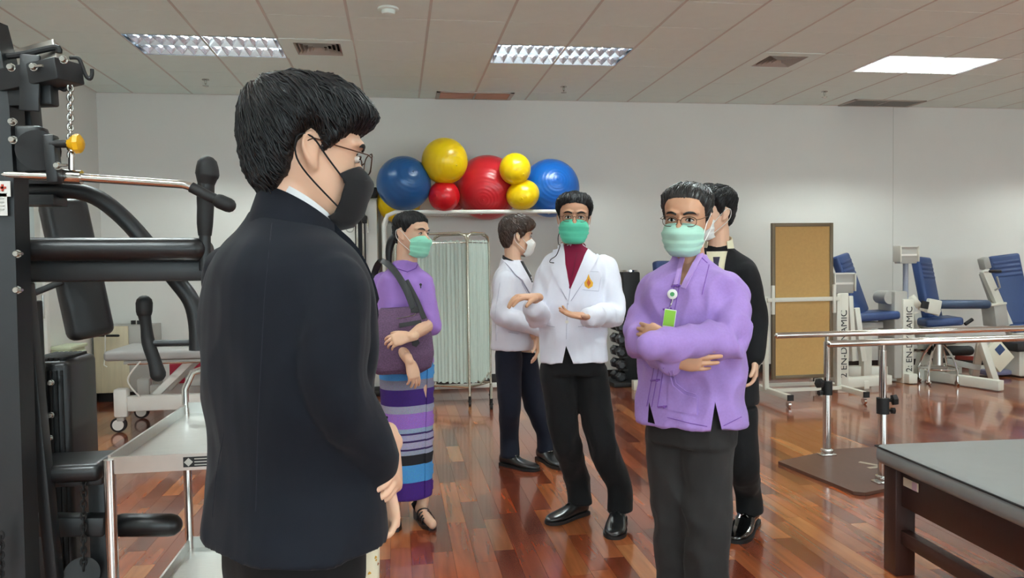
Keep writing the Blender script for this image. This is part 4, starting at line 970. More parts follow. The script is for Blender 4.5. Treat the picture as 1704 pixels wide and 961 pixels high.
def hair_obj(M, parent, m, tab=SHORT, top=0.026, side=0.012, front=0.02, strands=500, seed=1, extra=None, fringe=0.0, lump=0.004, taper=0.05):
    rnd = random.Random(seed); bm = B(); NA, NE = 120, 72
    def surf(az, el, ext=0.0):
        d = V(math.sin(az)*math.cos(el), -math.cos(az)*math.cos(el), math.sin(el)); r = hrad(d); p = HC+d*r
        deg = math.degrees(az); deg = (deg+180) % 360-180; zh = hairline(tab, deg)+0.004*noise.noise(V(deg*0.25+seed, 0, 2.0))
        up = sstep(0.10, 0.21, p.z); fr = sstep(70, 10, abs(deg))
        t = side+(top-side)*up+front*fr*sstep(0.15, 0.19, p.z)*0.5
        t += lump*noise.noise(V(d.x*6+seed, d.y*6, d.z*6))+0.0022*noise.noise(V(deg*0.55+d.z*4, d.z*2.2, seed))*2
        t *= 0.22+0.78*sstep(zh, zh+taper, p.z)
        k = sstep(zh-0.003, zh+0.009, p.z)
        return HC+d*(r+(t+ext)*k-0.008*(1-k)), p.z-zh
    rows = []
    for j in range(NE+1):
        el = -PI/2+0.02+(PI-0.04)*j/NE; row = []
        for i in range(NA): row.append(surf(2*PI*i/NA-PI, el)[0])
        rows.append(row)
    loft(bm, rows)
    w = V(0.15, 0.62, 0.77).normalized(); e1 = w.orthogonal().normalized(); e2 = w.cross(e1)      # whorl at the crown
    for k in range(strands):
        ps = rnd.random()*2*PI; b = rnd.uniform(0.05, 1.3); L = rnd.uniform(0.5, 1.2); pts = []; lift = rnd.uniform(-0.001, 0.0035); tw = rnd.uniform(-0.25, 0.25)
        for q in range(9):
            be = b+L*q/8; pp = ps+tw*q/8; d = w*math.cos(be)+(e1*math.cos(pp)+e2*math.sin(pp))*math.sin(be)
            el = math.asin(max(-1, min(1, d.z))); az = math.atan2(d.x, -d.y); p, dz = surf(az, el, lift+0.0015*math.sin(q*0.9+k))
            if dz < -fringe: break
            pts.append(p)
        if len(pts) > 3: tube(bm, pts, [0.0006+0.0013*math.sin(PI*(i+0.6)/(len(pts)+0.3)) for i in range(len(pts))], 4)
    if extra: extra(bm)
    bm.transform(M); return obj('hair', bm, m, parent, 180)
def mask_obj(M, parent, m, pleats=True, loops=True, top=0.113, w=0.070, bulge=0.0, loop_m=None):
    bm = B(); NU, NV = 28, 22
    prof = [(0.0, -0.070), (0.08, -0.098), (0.25, -0.109), (0.45, -0.113), (0.65, -0.122), (0.8, -0.125), (0.92, -0.113), (1.0, -0.100)]
    def yf(v):
        for (a, y), (b, z) in zip(prof, prof[1:]):
            if v <= b: return y+(z-y)*(v-a)/(b-a)
        return prof[-1][1]
    def pt(u, v, o):
        a = u*1.32; z = -0.012+(top+0.012)*v; pinch = 1-0.28*abs(u)**3; zc = 0.052
        z = zc+(z-zc)*pinch - (0.012*(abs(u)**2) if v > 0.8 else 0)
        pl = 0.0042*((v*4) % 1.0) if pleats and 0.12 < v < 0.9 else 0
        pl += 0.0015*noise.noise(V(u*4, v*5, 1.7))
        yc = -0.018; fr = yf(v)-bulge*math.sin(PI*v)
        ww = w*(0.80+0.20*sstep(0.0, 0.5, v))
        return V((ww+o+pl)*math.sin(a)/math.sin(1.32), yc+(fr-o-pl-yc)*max(0.0, math.cos(a))**0.8-0.0, z)
    A = [[bm.verts.new(pt(-1+2*i/NU, j/NV, 0.004)) for i in range(NU+1)] for j in range(NV+1)]
    Bv = [[bm.verts.new(pt(-1+2*i/NU, j/NV, 0.001)) for i in range(NU+1)] for j in range(NV+1)]
    for j in range(NV):
        for i in range(NU):
            bm.faces.new((A[j][i], A[j][i+1], A[j+1][i+1], A[j+1][i])); bm.faces.new((Bv[j][i], Bv[j+1][i], Bv[j+1][i+1], Bv[j][i+1]))
    for j in range(NV):
        bm.faces.new((A[j][0], A[j+1][0], Bv[j+1][0], Bv[j][0])); bm.faces.new((A[j][NU], Bv[j][NU], Bv[j+1][NU], A[j+1][NU]))
    for i in range(NU):
        bm.faces.new((A[0][i], Bv[0][i], Bv[0][i+1], A[0][i+1])); bm.faces.new((A[NV][i], A[NV][i+1], Bv[NV][i+1], Bv[NV][i]))
    bm.transform(M); o = obj('face_mask', bm, m, parent, 60)
    if loops:
        for s in (-1, 1):
            l = B()
            tube(l, [pt(s*0.98, 0.82, 0.004), V(s*0.076, -0.02, 0.104), V(s*0.083, 0.015, 0.135), V(s*0.084, 0.04, 0.132), V(s*0.082, 0.04, 0.1), V(s*0.078, 0.015, 0.07), pt(s*0.98, 0.2, 0.004)], 0.0016, 6, 4)
            l.transform(M); obj('ear_loop', l, loop_m or m, o)
    return o
def eyes(M, parent, brow=m_hair):
    for s in (-1, 1):
        bm = B(); c = V(s*0.032, -0.0855, 0.122)
        ball(bm, c, 0.0145, 16, 10, (1, 0.45, 0.42)); bm.transform(M); o = obj('eye', bm, m_eyew, parent, 180)
        bm = B(); ball(bm, c+V(0, -0.0045, 0), 0.0058, 12, 8, (1, 0.5, 1)); bm.transform(M); obj('iris', bm, m_iris, o, 180)
        bm = B(); tube(bm, [c+V(-0.0155, -0.002, -0.001), c+V(-0.007, -0.006, 0.0058), c+V(0.004, -0.0065, 0.0062), c+V(0.0155, -0.001, -0.0005)], 0.0017, 6, 4); bm.transform(M); obj('eyelid_line', bm, m_iris, o)
        bm = B(); tube(bm, [V(s*0.014, -0.1025, 0.143), V(s*0.03, -0.1, 0.149), V(s*0.046, -0.09, 0.147), V(s*0.054, -0.082, 0.142)], [(0.002, 0.0035), (0.002, 0.0045), (0.002, 0.0038), (0.001, 0.001)], 8, 3, V(0, 0, 1), True); bm.transform(M); obj('eyebrow', bm, brow, parent)
def glasses(M, parent, m, w=0.026, h=0.018, z=0.118, round_=2.6, r=0.0013):
    bm = B(); yy = -0.112
    for s in (-1, 1):
        lp = []
        for k in range(29):
            t = 2*PI*k/28; c, q = math.cos(t), math.sin(t)
            lp.append(V(s*0.033+w*math.copysign(abs(c)**(2/round_), c), yy+0.006*abs(c)*(1 if c*s > 0 else 0), z+h*math.copysign(abs(q)**(2/round_), q)))
        tube(bm, lp, r, 6)
        tube(bm, [V(s*(0.033+w), yy+0.006, z+0.007), V(s*0.072, yy+0.018, z+0.009), V(s*0.079, -0.03, z+0.012), V(s*0.082, 0.012, z+0.016), V(s*0.082, 0.03, z+0.004)], r, 6)
    tube(bm, [V(-0.033+w, yy, z+0.004), V(0, yy-0.003, z+0.008), V(0.033-w, yy, z+0.004)], r, 6, 3)
    bm.transform(M); g_ = obj('glasses', bm, m, parent)
    for s in (-1, 1):
        bm = B(); poly = []
        for k in range(24):
            t = 2*PI*k/24; c, q = math.cos(t), math.sin(t); poly.append(V(s*0.033+(w-0.001)*math.copysign(abs(c)**(2/round_), c), yy, z+(h-0.001)*math.copysign(abs(q)**(2/round_), q)))
        prism(bm, poly, V(0, 0.0012, 0)); bm.transform(M); obj('lens', bm, m_glass, g_)
# ---- hands ---------------------------------------------------------
def hand(bm, wr, d, n, t, curl=(0.3, 0.35, 0.4, 0.45), thumb=0.5, tcurl=0.2, sc=1.0, spread=0.06):
    """wr wrist, d towards the fingers, n out of the palm, t towards the thumb; curl per finger in radians a joint"""
    d = d.normalized(); n = (n-d*n.dot(d)).normalized(); t = (t-d*t.dot(d)-n*t.dot(n)).normalized()
    q = lambda x, y, z: wr+(d*x+t*y+n*z)*sc
    tube(bm, [q(-0.03, 0, 0), q(0.0, 0, 0), q(0.03, 0.004, 0), q(0.065, 0.002, 0), q(0.092, 0.0, 0.0)], [(0.026*sc, 0.02*sc), (0.029*sc, 0.019*sc), (0.037*sc, 0.017*sc), (0.042*sc, 0.0145*sc), (0.038*sc, 0.011*sc)], 18, 3, n, True)
    for k, (y, L, r, x0) in enumerate(((0.029, 0.072, 0.0088, 0.088), (0.0095, 0.080, 0.009, 0.092), (-0.0105, 0.074, 0.0086, 0.090), (-0.029, 0.058, 0.0076, 0.083))):
        c = curl[k] if isinstance(curl, (tuple, list)) else curl
        p = q(x0-0.012, y, 0); a = 0.0; pts = [q(x0-0.03, y*0.9, 0), p]; dd = (d+t*(y*spread/0.03)).normalized()
        for s, f in ((0.46, 0.7), (0.30, 1.1), (0.24, 0.8)):
            a += c*f; p = p+(dd*math.cos(a)+n*math.sin(a))*(L*s+0.004)*sc; pts.append(p)
        tube(bm, pts, [r*sc*1.05, r*sc*1.08, r*sc*1.0, r*sc*0.93, r*sc*0.8], 12, 3, None, True)
    p = q(0.018, 0.026, 0.004); td = (d*math.cos(thumb)+t*math.sin(thumb)).normalized(); pts = [q(0.004, 0.012, 0.002), p]; a = 0.15
    for s in (0.036, 0.030, 0.024):
        p = p+(td*math.cos(a)+(n*0.75-t*0.3).normalized()*math.sin(a))*s*sc; pts.append(p); a += tcurl
    tube(bm, pts, [0.0145*sc, 0.0145*sc, 0.0115*sc, 0.0105*sc, 0.0085*sc], 12, 3, None, True)
# ---- shoes ---------------------------------------------------------
def shoe(parent, heel, toe, m, ht=0.1, wd=0.047, sandal=False, name='shoe', m_sole=None, pitch=0.0, buckle=None):
    heel = V(heel.x, heel.y, 0); toe = V(toe.x, toe.y, 0); d = (toe-heel).normalized(); s = V(d.y, -d.x, 0); L = (toe-heel).length; k = L/0.285
    def rg(x, w, z0, z1, n=20, pw=2.6):
        c = heel+d*(x*L); zc = (z0+z1)/2; zr = (z1-z0)/2
        return [c+s*(w*k*math.copysign(abs(math.cos(2*PI*i/n))**(2/pw), math.cos(2*PI*i/n)))+V(0, 0, zc+zr*math.copysign(abs(math.sin(2*PI*i/n))**(2/pw), math.sin(2*PI*i/n))) for i in range(n)]
    rows = [(0.0, 0.018, 0.02, 0.06), (0.03, 0.03, 0.016, ht*0.86), (0.1, 0.036, 0.014, ht), (0.22, 0.037, 0.014, ht), (0.36, 0.037, 0.014, ht*0.86), (0.5, 0.042, 0.013, ht*0.66), (0.66, wd, 0.012, ht*0.53), (0.8, wd*0.97, 0.012, ht*0.47), (0.9, wd*0.82, 0.014, ht*0.42), (0.97, wd*0.55, 0.018, ht*0.34), (1.0, wd*0.25, 0.02, ht*0.26)]
    bm = B(); loft(bm, [rg(*[cr(rows, i/4)[q] for q in range(4)]) for i in range((len(rows)-1)*4+1)])
    o = obj(name, bm, m, parent, 60)
    bm = B(); prs = [(0.0, 0.024), (0.03, 0.036), (0.12, 0.04), (0.35, 0.039), (0.5, 0.045), (0.68, wd+0.005), (0.82, wd+0.004), (0.92, wd*0.88), (0.985, wd*0.58), (1.012, wd*0.1)]
    a = [heel+d*(x*L)+s*w*k for x, w in prs]; b = [heel+d*(x*L)-s*w*k for x, w in prs[::-1]]
    prism(bm, [p+V(0, 0, 0.001) for p in a+b], V(0, 0, 0.017)); box(bm, heel+d*(0.14*L)+V(0, 0, 0.01), (0.07, 0.07*k, 0.018), frame(d)); obj('sole', bm, m_sole or m_rub, o)
    bm = B(); tube(bm, [heel+d*(0.44*L)+s*0.036+V(0, 0, ht*0.5), heel+d*(0.42*L)+V(0, 0, ht*0.84), heel+d*(0.44*L)-s*0.036+V(0, 0, ht*0.5)], [(0.003, 0.012)]*3, 8, 4, d); obj('vamp_band', bm, m, o)
    if buckle: obj('buckle', box(B(), heel+d*(0.425*L)+V(0, 0, ht*0.83), (0.04, 0.012, 0.006), frame(d), 0.002), buckle, o)
    return o
def leg_pair(bm, hipR, kneeR, ankR, hipL, kneeL, ankL, r=(0.098, 0.075, 0.062), waist=None):
    for h, k, a in ((hipR, kneeR, ankR), (hipL, kneeL, ankL)):
        P_ = [h+V(0, 0, 0.05), h, (h*0.5+k*0.5), k, k*0.5+a*0.5, a]; R_ = [(r[0]*0.95,)*2, (r[0],)*2, ((r[0]+r[1])*0.5,)*2, (r[1],)*2, ((r[1]+r[2])*0.5,)*2, (r[2],)*2]
        if a.z > 0.1: P_.append(V(a.x+(a.x-k.x)*0.12, a.y, 0.062)); R_.append((r[2]*1.03,)*2)
        tube(bm, P_, R_, 22, 5, None, False)
def figure(name, O, label, group=None): return empty(name, V(O.x, O.y, 0), label, 'person', group)
def body_mesh(parent, m, Mh, neck0, limbs, hands, sc=1.0, core=None):
    """one skin surface: head and neck fine, trunk and limbs coarser, forearms with hands fine"""
    hb = B(); head_parts(hb); hb.transform(Mh)
    nk = Mh @ V(0, 0.022, 0.05); tube(hb, [neck0, neck0*0.5+nk*0.5+V(0, 0, 0), nk, Mh @ V(0, 0.02, 0.09)], [0.066, 0.056, 0.054, 0.05], 18, 3, None, True)
    hb = fuse(hb, 0.0038, 4, 0.5)
    cb_ = B()
    for pts, rad in limbs: tube(cb_, pts, rad, 14, 3, None, True)
    if core: core(cb_)
    cb_ = fuse(cb_, 0.014, 3)
    for t in (cb_,):
        me = bpy.data.meshes.new('x'); t.to_mesh(me); t.free(); hb.from_mesh(me); bpy.data.meshes.remove(me)
    for fn in hands:
        t = B(); fn(t); t = fuse(t, 0.003, 3, 0.45); me = bpy.data.meshes.new('x'); t.to_mesh(me); t.free(); hb.from_mesh(me); bpy.data.meshes.remove(me)
    return obj('body', hb, m, parent, 180)
def ank(heel, toe, z=0.2):
    heel = V(heel.x, heel.y, 0); toe = V(toe.x, toe.y, 0); return heel+(toe-heel)*0.24+V(0, 0, z)
def coll(nb, yw, rad, z0, z1, th, a0=-2.5, a1=2.5, drop=0.05, tk=0.004):
    """standing or folded collar round the neck, open at the front"""
    f_ = V(math.sin(yw), -math.cos(yw), 0); r_ = V(f_.y, -f_.x, 0)
    b = B(); n = 36; A, Bq = [], []
    for k in range(n+1):
        a = a0+(a1-a0)*k/n; d = -f_*math.cos(a)+r_*math.sin(a); dz = -drop*(1-math.cos(a))
        A.append((nb+d*rad+V(0, 0, z0+dz), nb+d*(rad-th)+V(0, 0, z1+dz))); Bq.append((nb+d*(rad-tk)+V(0, 0, z0+dz), nb+d*(rad-th-tk)+V(0, 0, z1+dz)))
    va = [[b.verts.new(p) for p in x] for x in A]; vb = [[b.verts.new(p) for p in x] for x in Bq]
    for i in range(n):
        b.faces.new((va[i][0], va[i+1][0], va[i+1][1], va[i][1])); b.faces.new((vb[i][0], vb[i][1], vb[i+1][1], vb[i+1][0]))
        b.faces.new((va[i][1], va[i+1][1], vb[i+1][1], vb[i][1])); b.faces.new((va[i][0], vb[i][0], vb[i+1][0], va[i+1][0]))
    for i in (0, n): b.faces.new((va[i][0], va[i][1], vb[i][1], vb[i][0]))
    return b
def avg(a, b, t=0.5): return a*(1-t)+b*t
def RW(hz, zs, hem, waist, chest, f=0.0, hf=0.0):
    zw, zc = zs-0.42, zs-0.2
    if hz > zw-0.03: zw = hz+0.1
    a, b = chest
    return [(hz, 0, hf, hem[0], hem[1]), (hz*0.5+zw*0.5, 0, hf*0.5, (hem[0]+waist[0])/2, (hem[1]+waist[1])/2), (zw, 0, 0, *waist), (zc, 0, f, a, b), (zs-0.115, 0, f, a*0.98, b*0.95), (zs-0.065, 0, f*0.5, a*0.84, b*0.8), (zs-0.03, 0, 0, a*0.56, b*0.62), (zs, 0, 0, 0.068, 0.066), (zs+0.015, 0, 0, 0.06, 0.06)]
def handR(bm, wr, d, n, **k): d = d.normalized(); hand(bm, wr, d, n, d.cross(n), **k)
def handL(bm, wr, d, n, **k): d = d.normalized(); hand(bm, wr, d, n, n.cross(d), **k)
def arm_in(*p): return (list(p), [0.05, 0.04, 0.03][:len(p)])
def forearm(bm, a, w, r0=0.036, r1=0.026): tube(bm, [a, avg(a, w, 0.4), w], [r0, r0*1.02, r1], 14, 3, None, True)
def garment(name, parent, m, parts, voxel=0.009, it=5, amp=0.006, fr=7.0, focus=None, seed=0.0, cuts=(), stretch=(1, 1, 0.6)):
    bm = B(); parts(bm); bm = fuse(bm, voxel, it)
    if amp: crumple(bm, amp, fr, seed, focus, stretch)
    tree = bvh(bm)
    for poly, ymax in cuts: cut_px(bm, poly, ymax)
    return obj(name, bm, m, parent, 180), tree
def patch(name, parent, m, tree, poly, off=0.002, th=0.003, step=None, angle=50):
    bm = B(); drape(bm, tree, poly, off, th, step)
    return obj(name, bm, m, parent, angle)
def stitch(name, parent, m, tree, lines, r=0.0015, off=0.001):
    bm = B()
    for l in lines: seam(bm, tree, l, r, off)
    return obj(name, bm, m, parent)
def cloth(name, col, var=0.06, rough=0.85, bs=700, bump=0.15, sheen=0.1, **k): return mat(name, col, rough, 0, var, 120, bump, bs, 0.25, sheen=sheen, **k)
m_navy = cloth('navy_suit', rgb(12, 16, 26), sheen=0.05); m_trouk = cloth('black_trousers', rgb(19, 19, 21), sheen=0.05); m_coat = cloth('white_coat', rgb(232, 232, 244), 0.02)
m_maroon = cloth('maroon_shirt', rgb(124, 20, 54)); m_violet = cloth('violet_cotton', rgb(164, 132, 200), 0.1); m_violet2 = cloth('violet_knit', rgb(158, 120, 196), 0.05)
m_dgrey = cloth('charcoal_trousers', rgb(42, 40, 40), sheen=0.05); m_nvtr = cloth('navy_trousers', rgb(22, 26, 40), sheen=0.05); m_blacks = cloth('black_suit', rgb(18, 18, 21), sheen=0.05); m_blshirt = cloth('black_shirt', rgb(28, 28, 32))
m_cream_s = cloth('cream_shirt', rgb(236, 228, 196)); m_wshirt = cloth('white_shirt', rgb(226, 226, 228))
m_shoe = mat('black_leather', rgb(26, 27, 28), 0.28, spec=0.6, bump=0.05, bscale=150); m_patent = mat('patent_leather', rgb(14, 15, 16), 0.08, spec=0.7, coat=0.6)
m_mgreen = cloth('mask_green', rgb(96, 208, 172), 0.03, bump=0.05); m_mpale = cloth('mask_pale_green', rgb(178, 222, 204), 0.03, bump=0.05); m_mblack = cloth('mask_black', rgb(26, 26, 28), 0.04); m_mwhite = cloth('mask_white', rgb(232, 230, 226), 0.02)
m_wire = mat('bronze_wire', rgb(96, 70, 56), 0.3, 0.8); m_gold = mat('gold_wire', rgb(190, 160, 110), 0.25, 0.9); m_strap = mat('black_strap', rgb(30, 31, 33), 0.6)
# ------------------------------------------------ doctor in front: open white coat, maroon shirt
Y = 3.85; O = V(P(955, 600, Y).x, Y, 0); yw = -0.14
zs = P(957, 410, Y).z; hz = P(955, 600, Y).z
pd = figure('person', O, 'person in open white coat and maroon shirt gesturing with both hands')
Mh = head_matrix(P(955, 363, 3.82), -0.2, 0.06, 0.04, 1.0)
shR, elR, wrR = P(913, 455, 3.88), P(897, 524, 3.83), P(887, 512, 3.62)
shL, elL, wrL = P(1008, 449, 3.83), P(1021, 521, 3.75), P(982, 527, 3.55)
fR = (PZ(976, 853, 0), PZ(911, 873, 0)); fL = (PZ(1031, 862, 0), PZ(1021, 898, 0))
hipR, knR, anR = P(928, 622, 3.87), P(940, 727, 3.85), ank(*fR)
hipL, knL, anL = P(982, 622, 3.85), P(1001, 735, 3.78), ank(*fL)
body_mesh(pd, m_skin2, Mh, V(O.x, Y+0.02, zs-0.06), [([shR, elR, avg(elR, wrR, .6)], [0.05, 0.04, 0.03]), ([shL, elL, avg(elL, wrL, .6)], [0.05, 0.04, 0.03]), ([hipR, knR, anR, anR-V(0, 0, .13)], [0.08, 0.055, 0.04, 0.035]), ([hipL, knL, anL, anL-V(0, 0, .13)], [0.08, 0.055, 0.04, 0.035])],
    [lambda b: (forearm(b, avg(elR, wrR, .3), P(889, 497, 3.59)), handR(b, P(889, 494, 3.58), V(-0.78, -0.45, 0.05), V(-0.15, 0.1, -1), curl=(0.32, 0.4, 0.45, 0.5), thumb=0.55, tcurl=0.25)),
     lambda b: (forearm(b, avg(elL, wrL, .3), wrL), handL(b, P(979, 526, 3.54), V(-1, -0.35, 0.12), V(0.05, -0.25, 1), curl=(0.12, 0.15, 0.2, 0.3), thumb=0.7, tcurl=0.05))],
    core=lambda b: torso(b, O, yw, RW(0.88, zs-0.02, (0.15, 0.11), (0.14, 0.10), (0.155, 0.10))))
eyes(Mh, pd); hair_obj(Mh, pd, m_hair, top=0.021, side=0.007, front=0.014, strands=450, seed=11, tab=[(0, .192), (22, .188), (40, .178), (54, .160), (68, .122), (78, .1), (88, .116), (97, .144), (112, .128), (125, .075), (145, .048), (180, .04)])
mask_obj(Mh, pd, m_mgreen, loop_m=m_mwhite); glasses(Mh, pd, m_wire)
tro, _ = garment('trousers', pd, m_trouk, lambda b: (torso(b, O, yw, [(0.80, 0, 0, 0.155, 0.115), (0.95, 0, 0, 0.158, 0.112), (1.06, 0, 0, 0.145, 0.1)]), leg_pair(b, hipR, knR, anR, hipL, knL, anL, (0.092, 0.073, 0.066))), 0.009, 4, 0.012, 8, [(knR, 0.2), (knL, 0.2), (anR, 0.18), (anL, 0.18)], 1.0)
coat, tc = garment('white_coat', pd, m_coat, lambda b: (torso(b, O, yw, RW(hz, zs, (0.178, 0.138), (0.168, 0.125), (0.182, 0.128))), limb(b, [shR+V(0.035, 0, 0.012), shR, avg(shR, elR), elR, avg(elR, wrR, .5), wrR], [0.062, 0.066, 0.062, 0.06, 0.055, 0.05]), limb(b, [shL-V(0.035, 0, -0.012), shL, avg(shL, elL), elL, avg(elL, wrL), wrL], [0.062, 0.066, 0.062, 0.06, 0.054, 0.05])), 0.008, 4, 0.018, 9, [(elR, 0.16), (elL, 0.16)], 2.0, [([(942, 575), (957, 612), (934, 612)], Y-0.02)])
patch('shirt', pd, m_maroon, tc, [(938, 399), (960, 402), (981, 394), (985, 402), (972, 428), (951, 482), (946, 478), (941, 440)], 0.001, 0.003)
patch('lapel', pd, m_coat, tc, [(938, 402), (941, 440), (947, 474), (945, 500), (930, 473), (918, 446), (924, 440), (919, 428), (925, 409)], 0.004, 0.007)
m_lshade = cloth('lapel_shade', rgb(176, 176, 196))  # darker lines along the coat lapels, painting in the shading of their edges
stitch('lapel_shade_line', pd, m_lshade, tc, [[(925, 409), (919, 428), (924, 440), (918, 446), (930, 473), (945, 503)], [(997, 414), (990, 421), (995, 427), (974, 464), (945, 508)]], 0.0014, 0.006)
patch('lapel', pd, m_coat, tc, [(985, 397), (997, 414), (990, 421), (995, 427), (974, 464), (945, 506), (949, 480), (972, 427)], 0.004, 0.007)
obj('shirt_collar', coll(V(O.x, Y, zs), yw, 0.078, -0.035, 0.035, 0.01, -2.75, 2.75, 0.03), m_maroon, pd, 60)
obj('coat_collar', coll(V(O.x, Y, zs), yw, 0.1, -0.045, 0.03, 0.022, -2.1, 2.1, 0.05, 0.005), m_coat, pd, 60)
stitch('shirt_placket', pd, mat('maroon_dark', rgb(88, 14, 38), 0.8), tc, [[(960, 420), (950, 470)]], 0.0012, 0.005)
pk = patch('chest_pocket', pd, m_coat, tc, [(965, 451), (1002, 452), (996, 484), (964, 481)], 0.002, 0.003)
stitch('pocket_edge', pd, mat('coat_shadow_thread', rgb(196, 196, 212), 0.8), tc, [[(965, 451), (1002, 452)], [(1002, 452), (996, 484), (964, 481)]], 0.0013, 0.005)
em = patch('coat_emblem', pd, mat('emblem_gold', rgb(236, 176, 40), 0.6), tc, [(979, 456), (982, 464), (986, 470), (985, 476), (979, 480), (973, 476), (972, 470), (976, 464)], 0.005, 0.002, 2)
bm = B(); drape(bm, tc, [(979, 463), (982, 470), (979, 477), (976, 470)], 0.008, 0.001, 2); obj('emblem_heart', bm, mat('emblem_orange', rgb(206, 96, 30), 0.6), em)
stitch('front_edge', pd, MATS['coat_shadow_thread'], tc, [[(944, 504), (942, 576)]], 0.0016, 0.001); stitch('pocket_slit', pd, MATS['coat_shadow_thread'], tc, [[(910, 541), (926, 544)], [(962, 543), (1000, 540)]], 0.002, 0.001)
bm = B(); h = tc.ray_cast(EYE, ray(943, 535).normalized()); lathe(bm, [(0.008, -0.001), (0.009, -0.004), (0.0, -0.005)], h[0], V(0, 1, 0), 12); obj('button', bm, m_white, pd)
bm = B(); wp = avg(elL, wrL, 1.03); dv = (wrL-elL).normalized(); tube(bm, [wp-dv*0.012, wp+dv*0.012], 0.033, 20); wt = obj('wrist_watch', bm, m_steel, pd)
bm = B(); lathe(bm, [(0.017, 0.030), (0.018, 0.037), (0.0, 0.039)], wp, V(0.1, -1, -0.25), 16); obj('watch_face', bm, m_grey, wt)
bm = B(); q = [Mh @ V(-0.07, -0.04, 0.05), Mh @ V(-0.078, -0.035, 0.02), Mh @ V(-0.075, -0.055, -0.015)]; q += [P(932, 408, 3.70), P(926, 424, 3.70), P(917, 431, 3.71), P(915, 436, 3.71), P(922, 437, 3.70)]; tube(bm, q, 0.0022, 6, 4); obj('headset_microphone', bm, m_rub, pd)
shoe(pd, *fR, m_shoe); shoe(pd, *fL, m_shoe)
# ------------------------------------------------ doctor behind, seen from his right side, arms folded
Y = 5.04; O = V(P(855, 560, Y).x, Y, 0); yw = 1.25; zs = P(855, 434, Y).z; hz = P(855, 579, Y).z
pk_ = figure('person', O, 'person in short white coat and navy trousers looking away with folded arms')
Mh = head_matrix(P(859, 394, 5.03), 1.75, 0.08, 0.0, 1.0)
shR, elR, wrR = P(840, 468, 4.90), P(836, 524, 4.84), P(898, 546, 4.80)
shL, elL, wrL = P(866, 466, 5.20), P(898, 522, 5.22), P(872, 540, 4.92)
fR = (PZ(834, 772, 0), PZ(896, 784, 0)); fL = (PZ(898, 762, 0), PZ(942, 782, 0))
hipR, knR, anR = P(846, 597, 4.98), P(848, 680, 4.98), ank(*fR)
hipL, knL, anL = P(872, 597, 5.10), P(892, 680, 5.12), ank(*fL)
body_mesh(pk_, m_skin, Mh, V(O.x, Y, zs-0.06), [([shR, elR, avg(elR, wrR, .8)], [0.05, 0.04, 0.03]), ([shL, elL, wrL], [0.05, 0.04, 0.03]), ([hipR, knR, anR, anR-V(0, 0, .13)], [0.08, 0.055, 0.04, 0.035]), ([hipL, knL, anL, anL-V(0, 0, .13)], [0.08, 0.055, 0.04, 0.035])],
    [lambda b: (forearm(b, avg(elR, wrR, .5), wrR), handR(b, P(900, 547, 4.82), V(0.5, 0.85, 0.1), V(-0.8, 0.5, 0), curl=0.4)), lambda b: (forearm(b, avg(elL, wrL, .6), P(890, 560, 4.86)), handL(b, P(892, 562, 4.86), V(0.05, -0.2, -1), V(-1, 0.2, 0), curl=0.35))],
    core=lambda b: torso(b, O, yw, RW(0.86, zs-0.02, (0.15, 0.11), (0.14, 0.1), (0.155, 0.1))))
eyes(Mh, pk_, m_hairb); hair_obj(Mh, pk_, m_hairb, top=0.03, side=0.018, front=0.03, strands=350, seed=5, tab=[(0, .16), (25, .156), (45, .15), (60, .135), (72, .112), (82, .1), (92, .12), (100, .138), (114, .118), (128, .06), (150, .034), (180, .026)], taper=0.02)
mask_obj(Mh, pk_, m_mwhite, False, bulge=0.012)
garment('trousers', pk_, m_nvtr, lambda b: (torso(b, O, yw, [(0.80, 0, 0, 0.15, 0.12), (0.92, 0, 0, 0.155, 0.118), (1.0, 0, 0, 0.14, 0.1)]), leg_pair(b, hipR, knR, anR, hipL, knL, anL, (0.092, 0.072, 0.064))), 0.01, 4, 0.007, 8, [(knR, 0.2), (knL, 0.2)], 4.0)
coat, tc = garment('white_coat', pk_, m_coat, lambda b: (torso(b, O, yw, RW(hz, zs, (0.165, 0.15), (0.16, 0.135), (0.18, 0.13))), limb(b, [shR+V(0.02, 0.05, 0.01), shR, avg(shR, elR), elR, avg(elR, wrR), wrR], [0.062, 0.068, 0.066, 0.064, 0.06, 0.052]), limb(b, [shL+V(-.02, -.05, 0), shL, elL, wrL], [0.062, 0.068, 0.062, 0.052])), 0.009, 4, 0.016, 8, [(elR, 0.18)], 6.0)
patch('shirt', pk_, m_blshirt, tc, [(862, 427), (876, 429), (886, 446), (897, 476), (900, 498), (893, 486), (880, 460), (870, 442)], 0.001, 0.004)
obj('shirt_collar', coll(V(O.x, Y, zs), yw, 0.076, -0.03, 0.04, 0.008, drop=0.03), m_blshirt, pk_, 60)
obj('coat_collar', coll(V(O.x, Y, zs), yw, 0.098, -0.045, 0.022, 0.022, -2.2, 2.2, 0.05, 0.005), m_coat, pk_, 60)
patch('lapel', pk_, m_coat, tc, [(840, 436), (858, 442), (872, 452), (884, 476), (896, 505), (884, 494), (868, 466), (858, 458)], 0.003, 0.007)
stitch('lapel_shade_line', pk_, m_lshade, tc, [[(842, 438), (858, 458), (868, 466), (884, 494), (896, 506)]], 0.0018, 0.006)
stitch('side_seam', pk_, MATS['coat_shadow_thread'], tc, [[(868, 470), (884, 500)], [(846, 552), (866, 556)], [(832, 470), (824, 520), (826, 576)]], 0.0018, 0.001)
shoe(pk_, *fR, m_shoe, buckle=m_bolt); shoe(pk_, *fL, m_shoe, buckle=m_bolt)
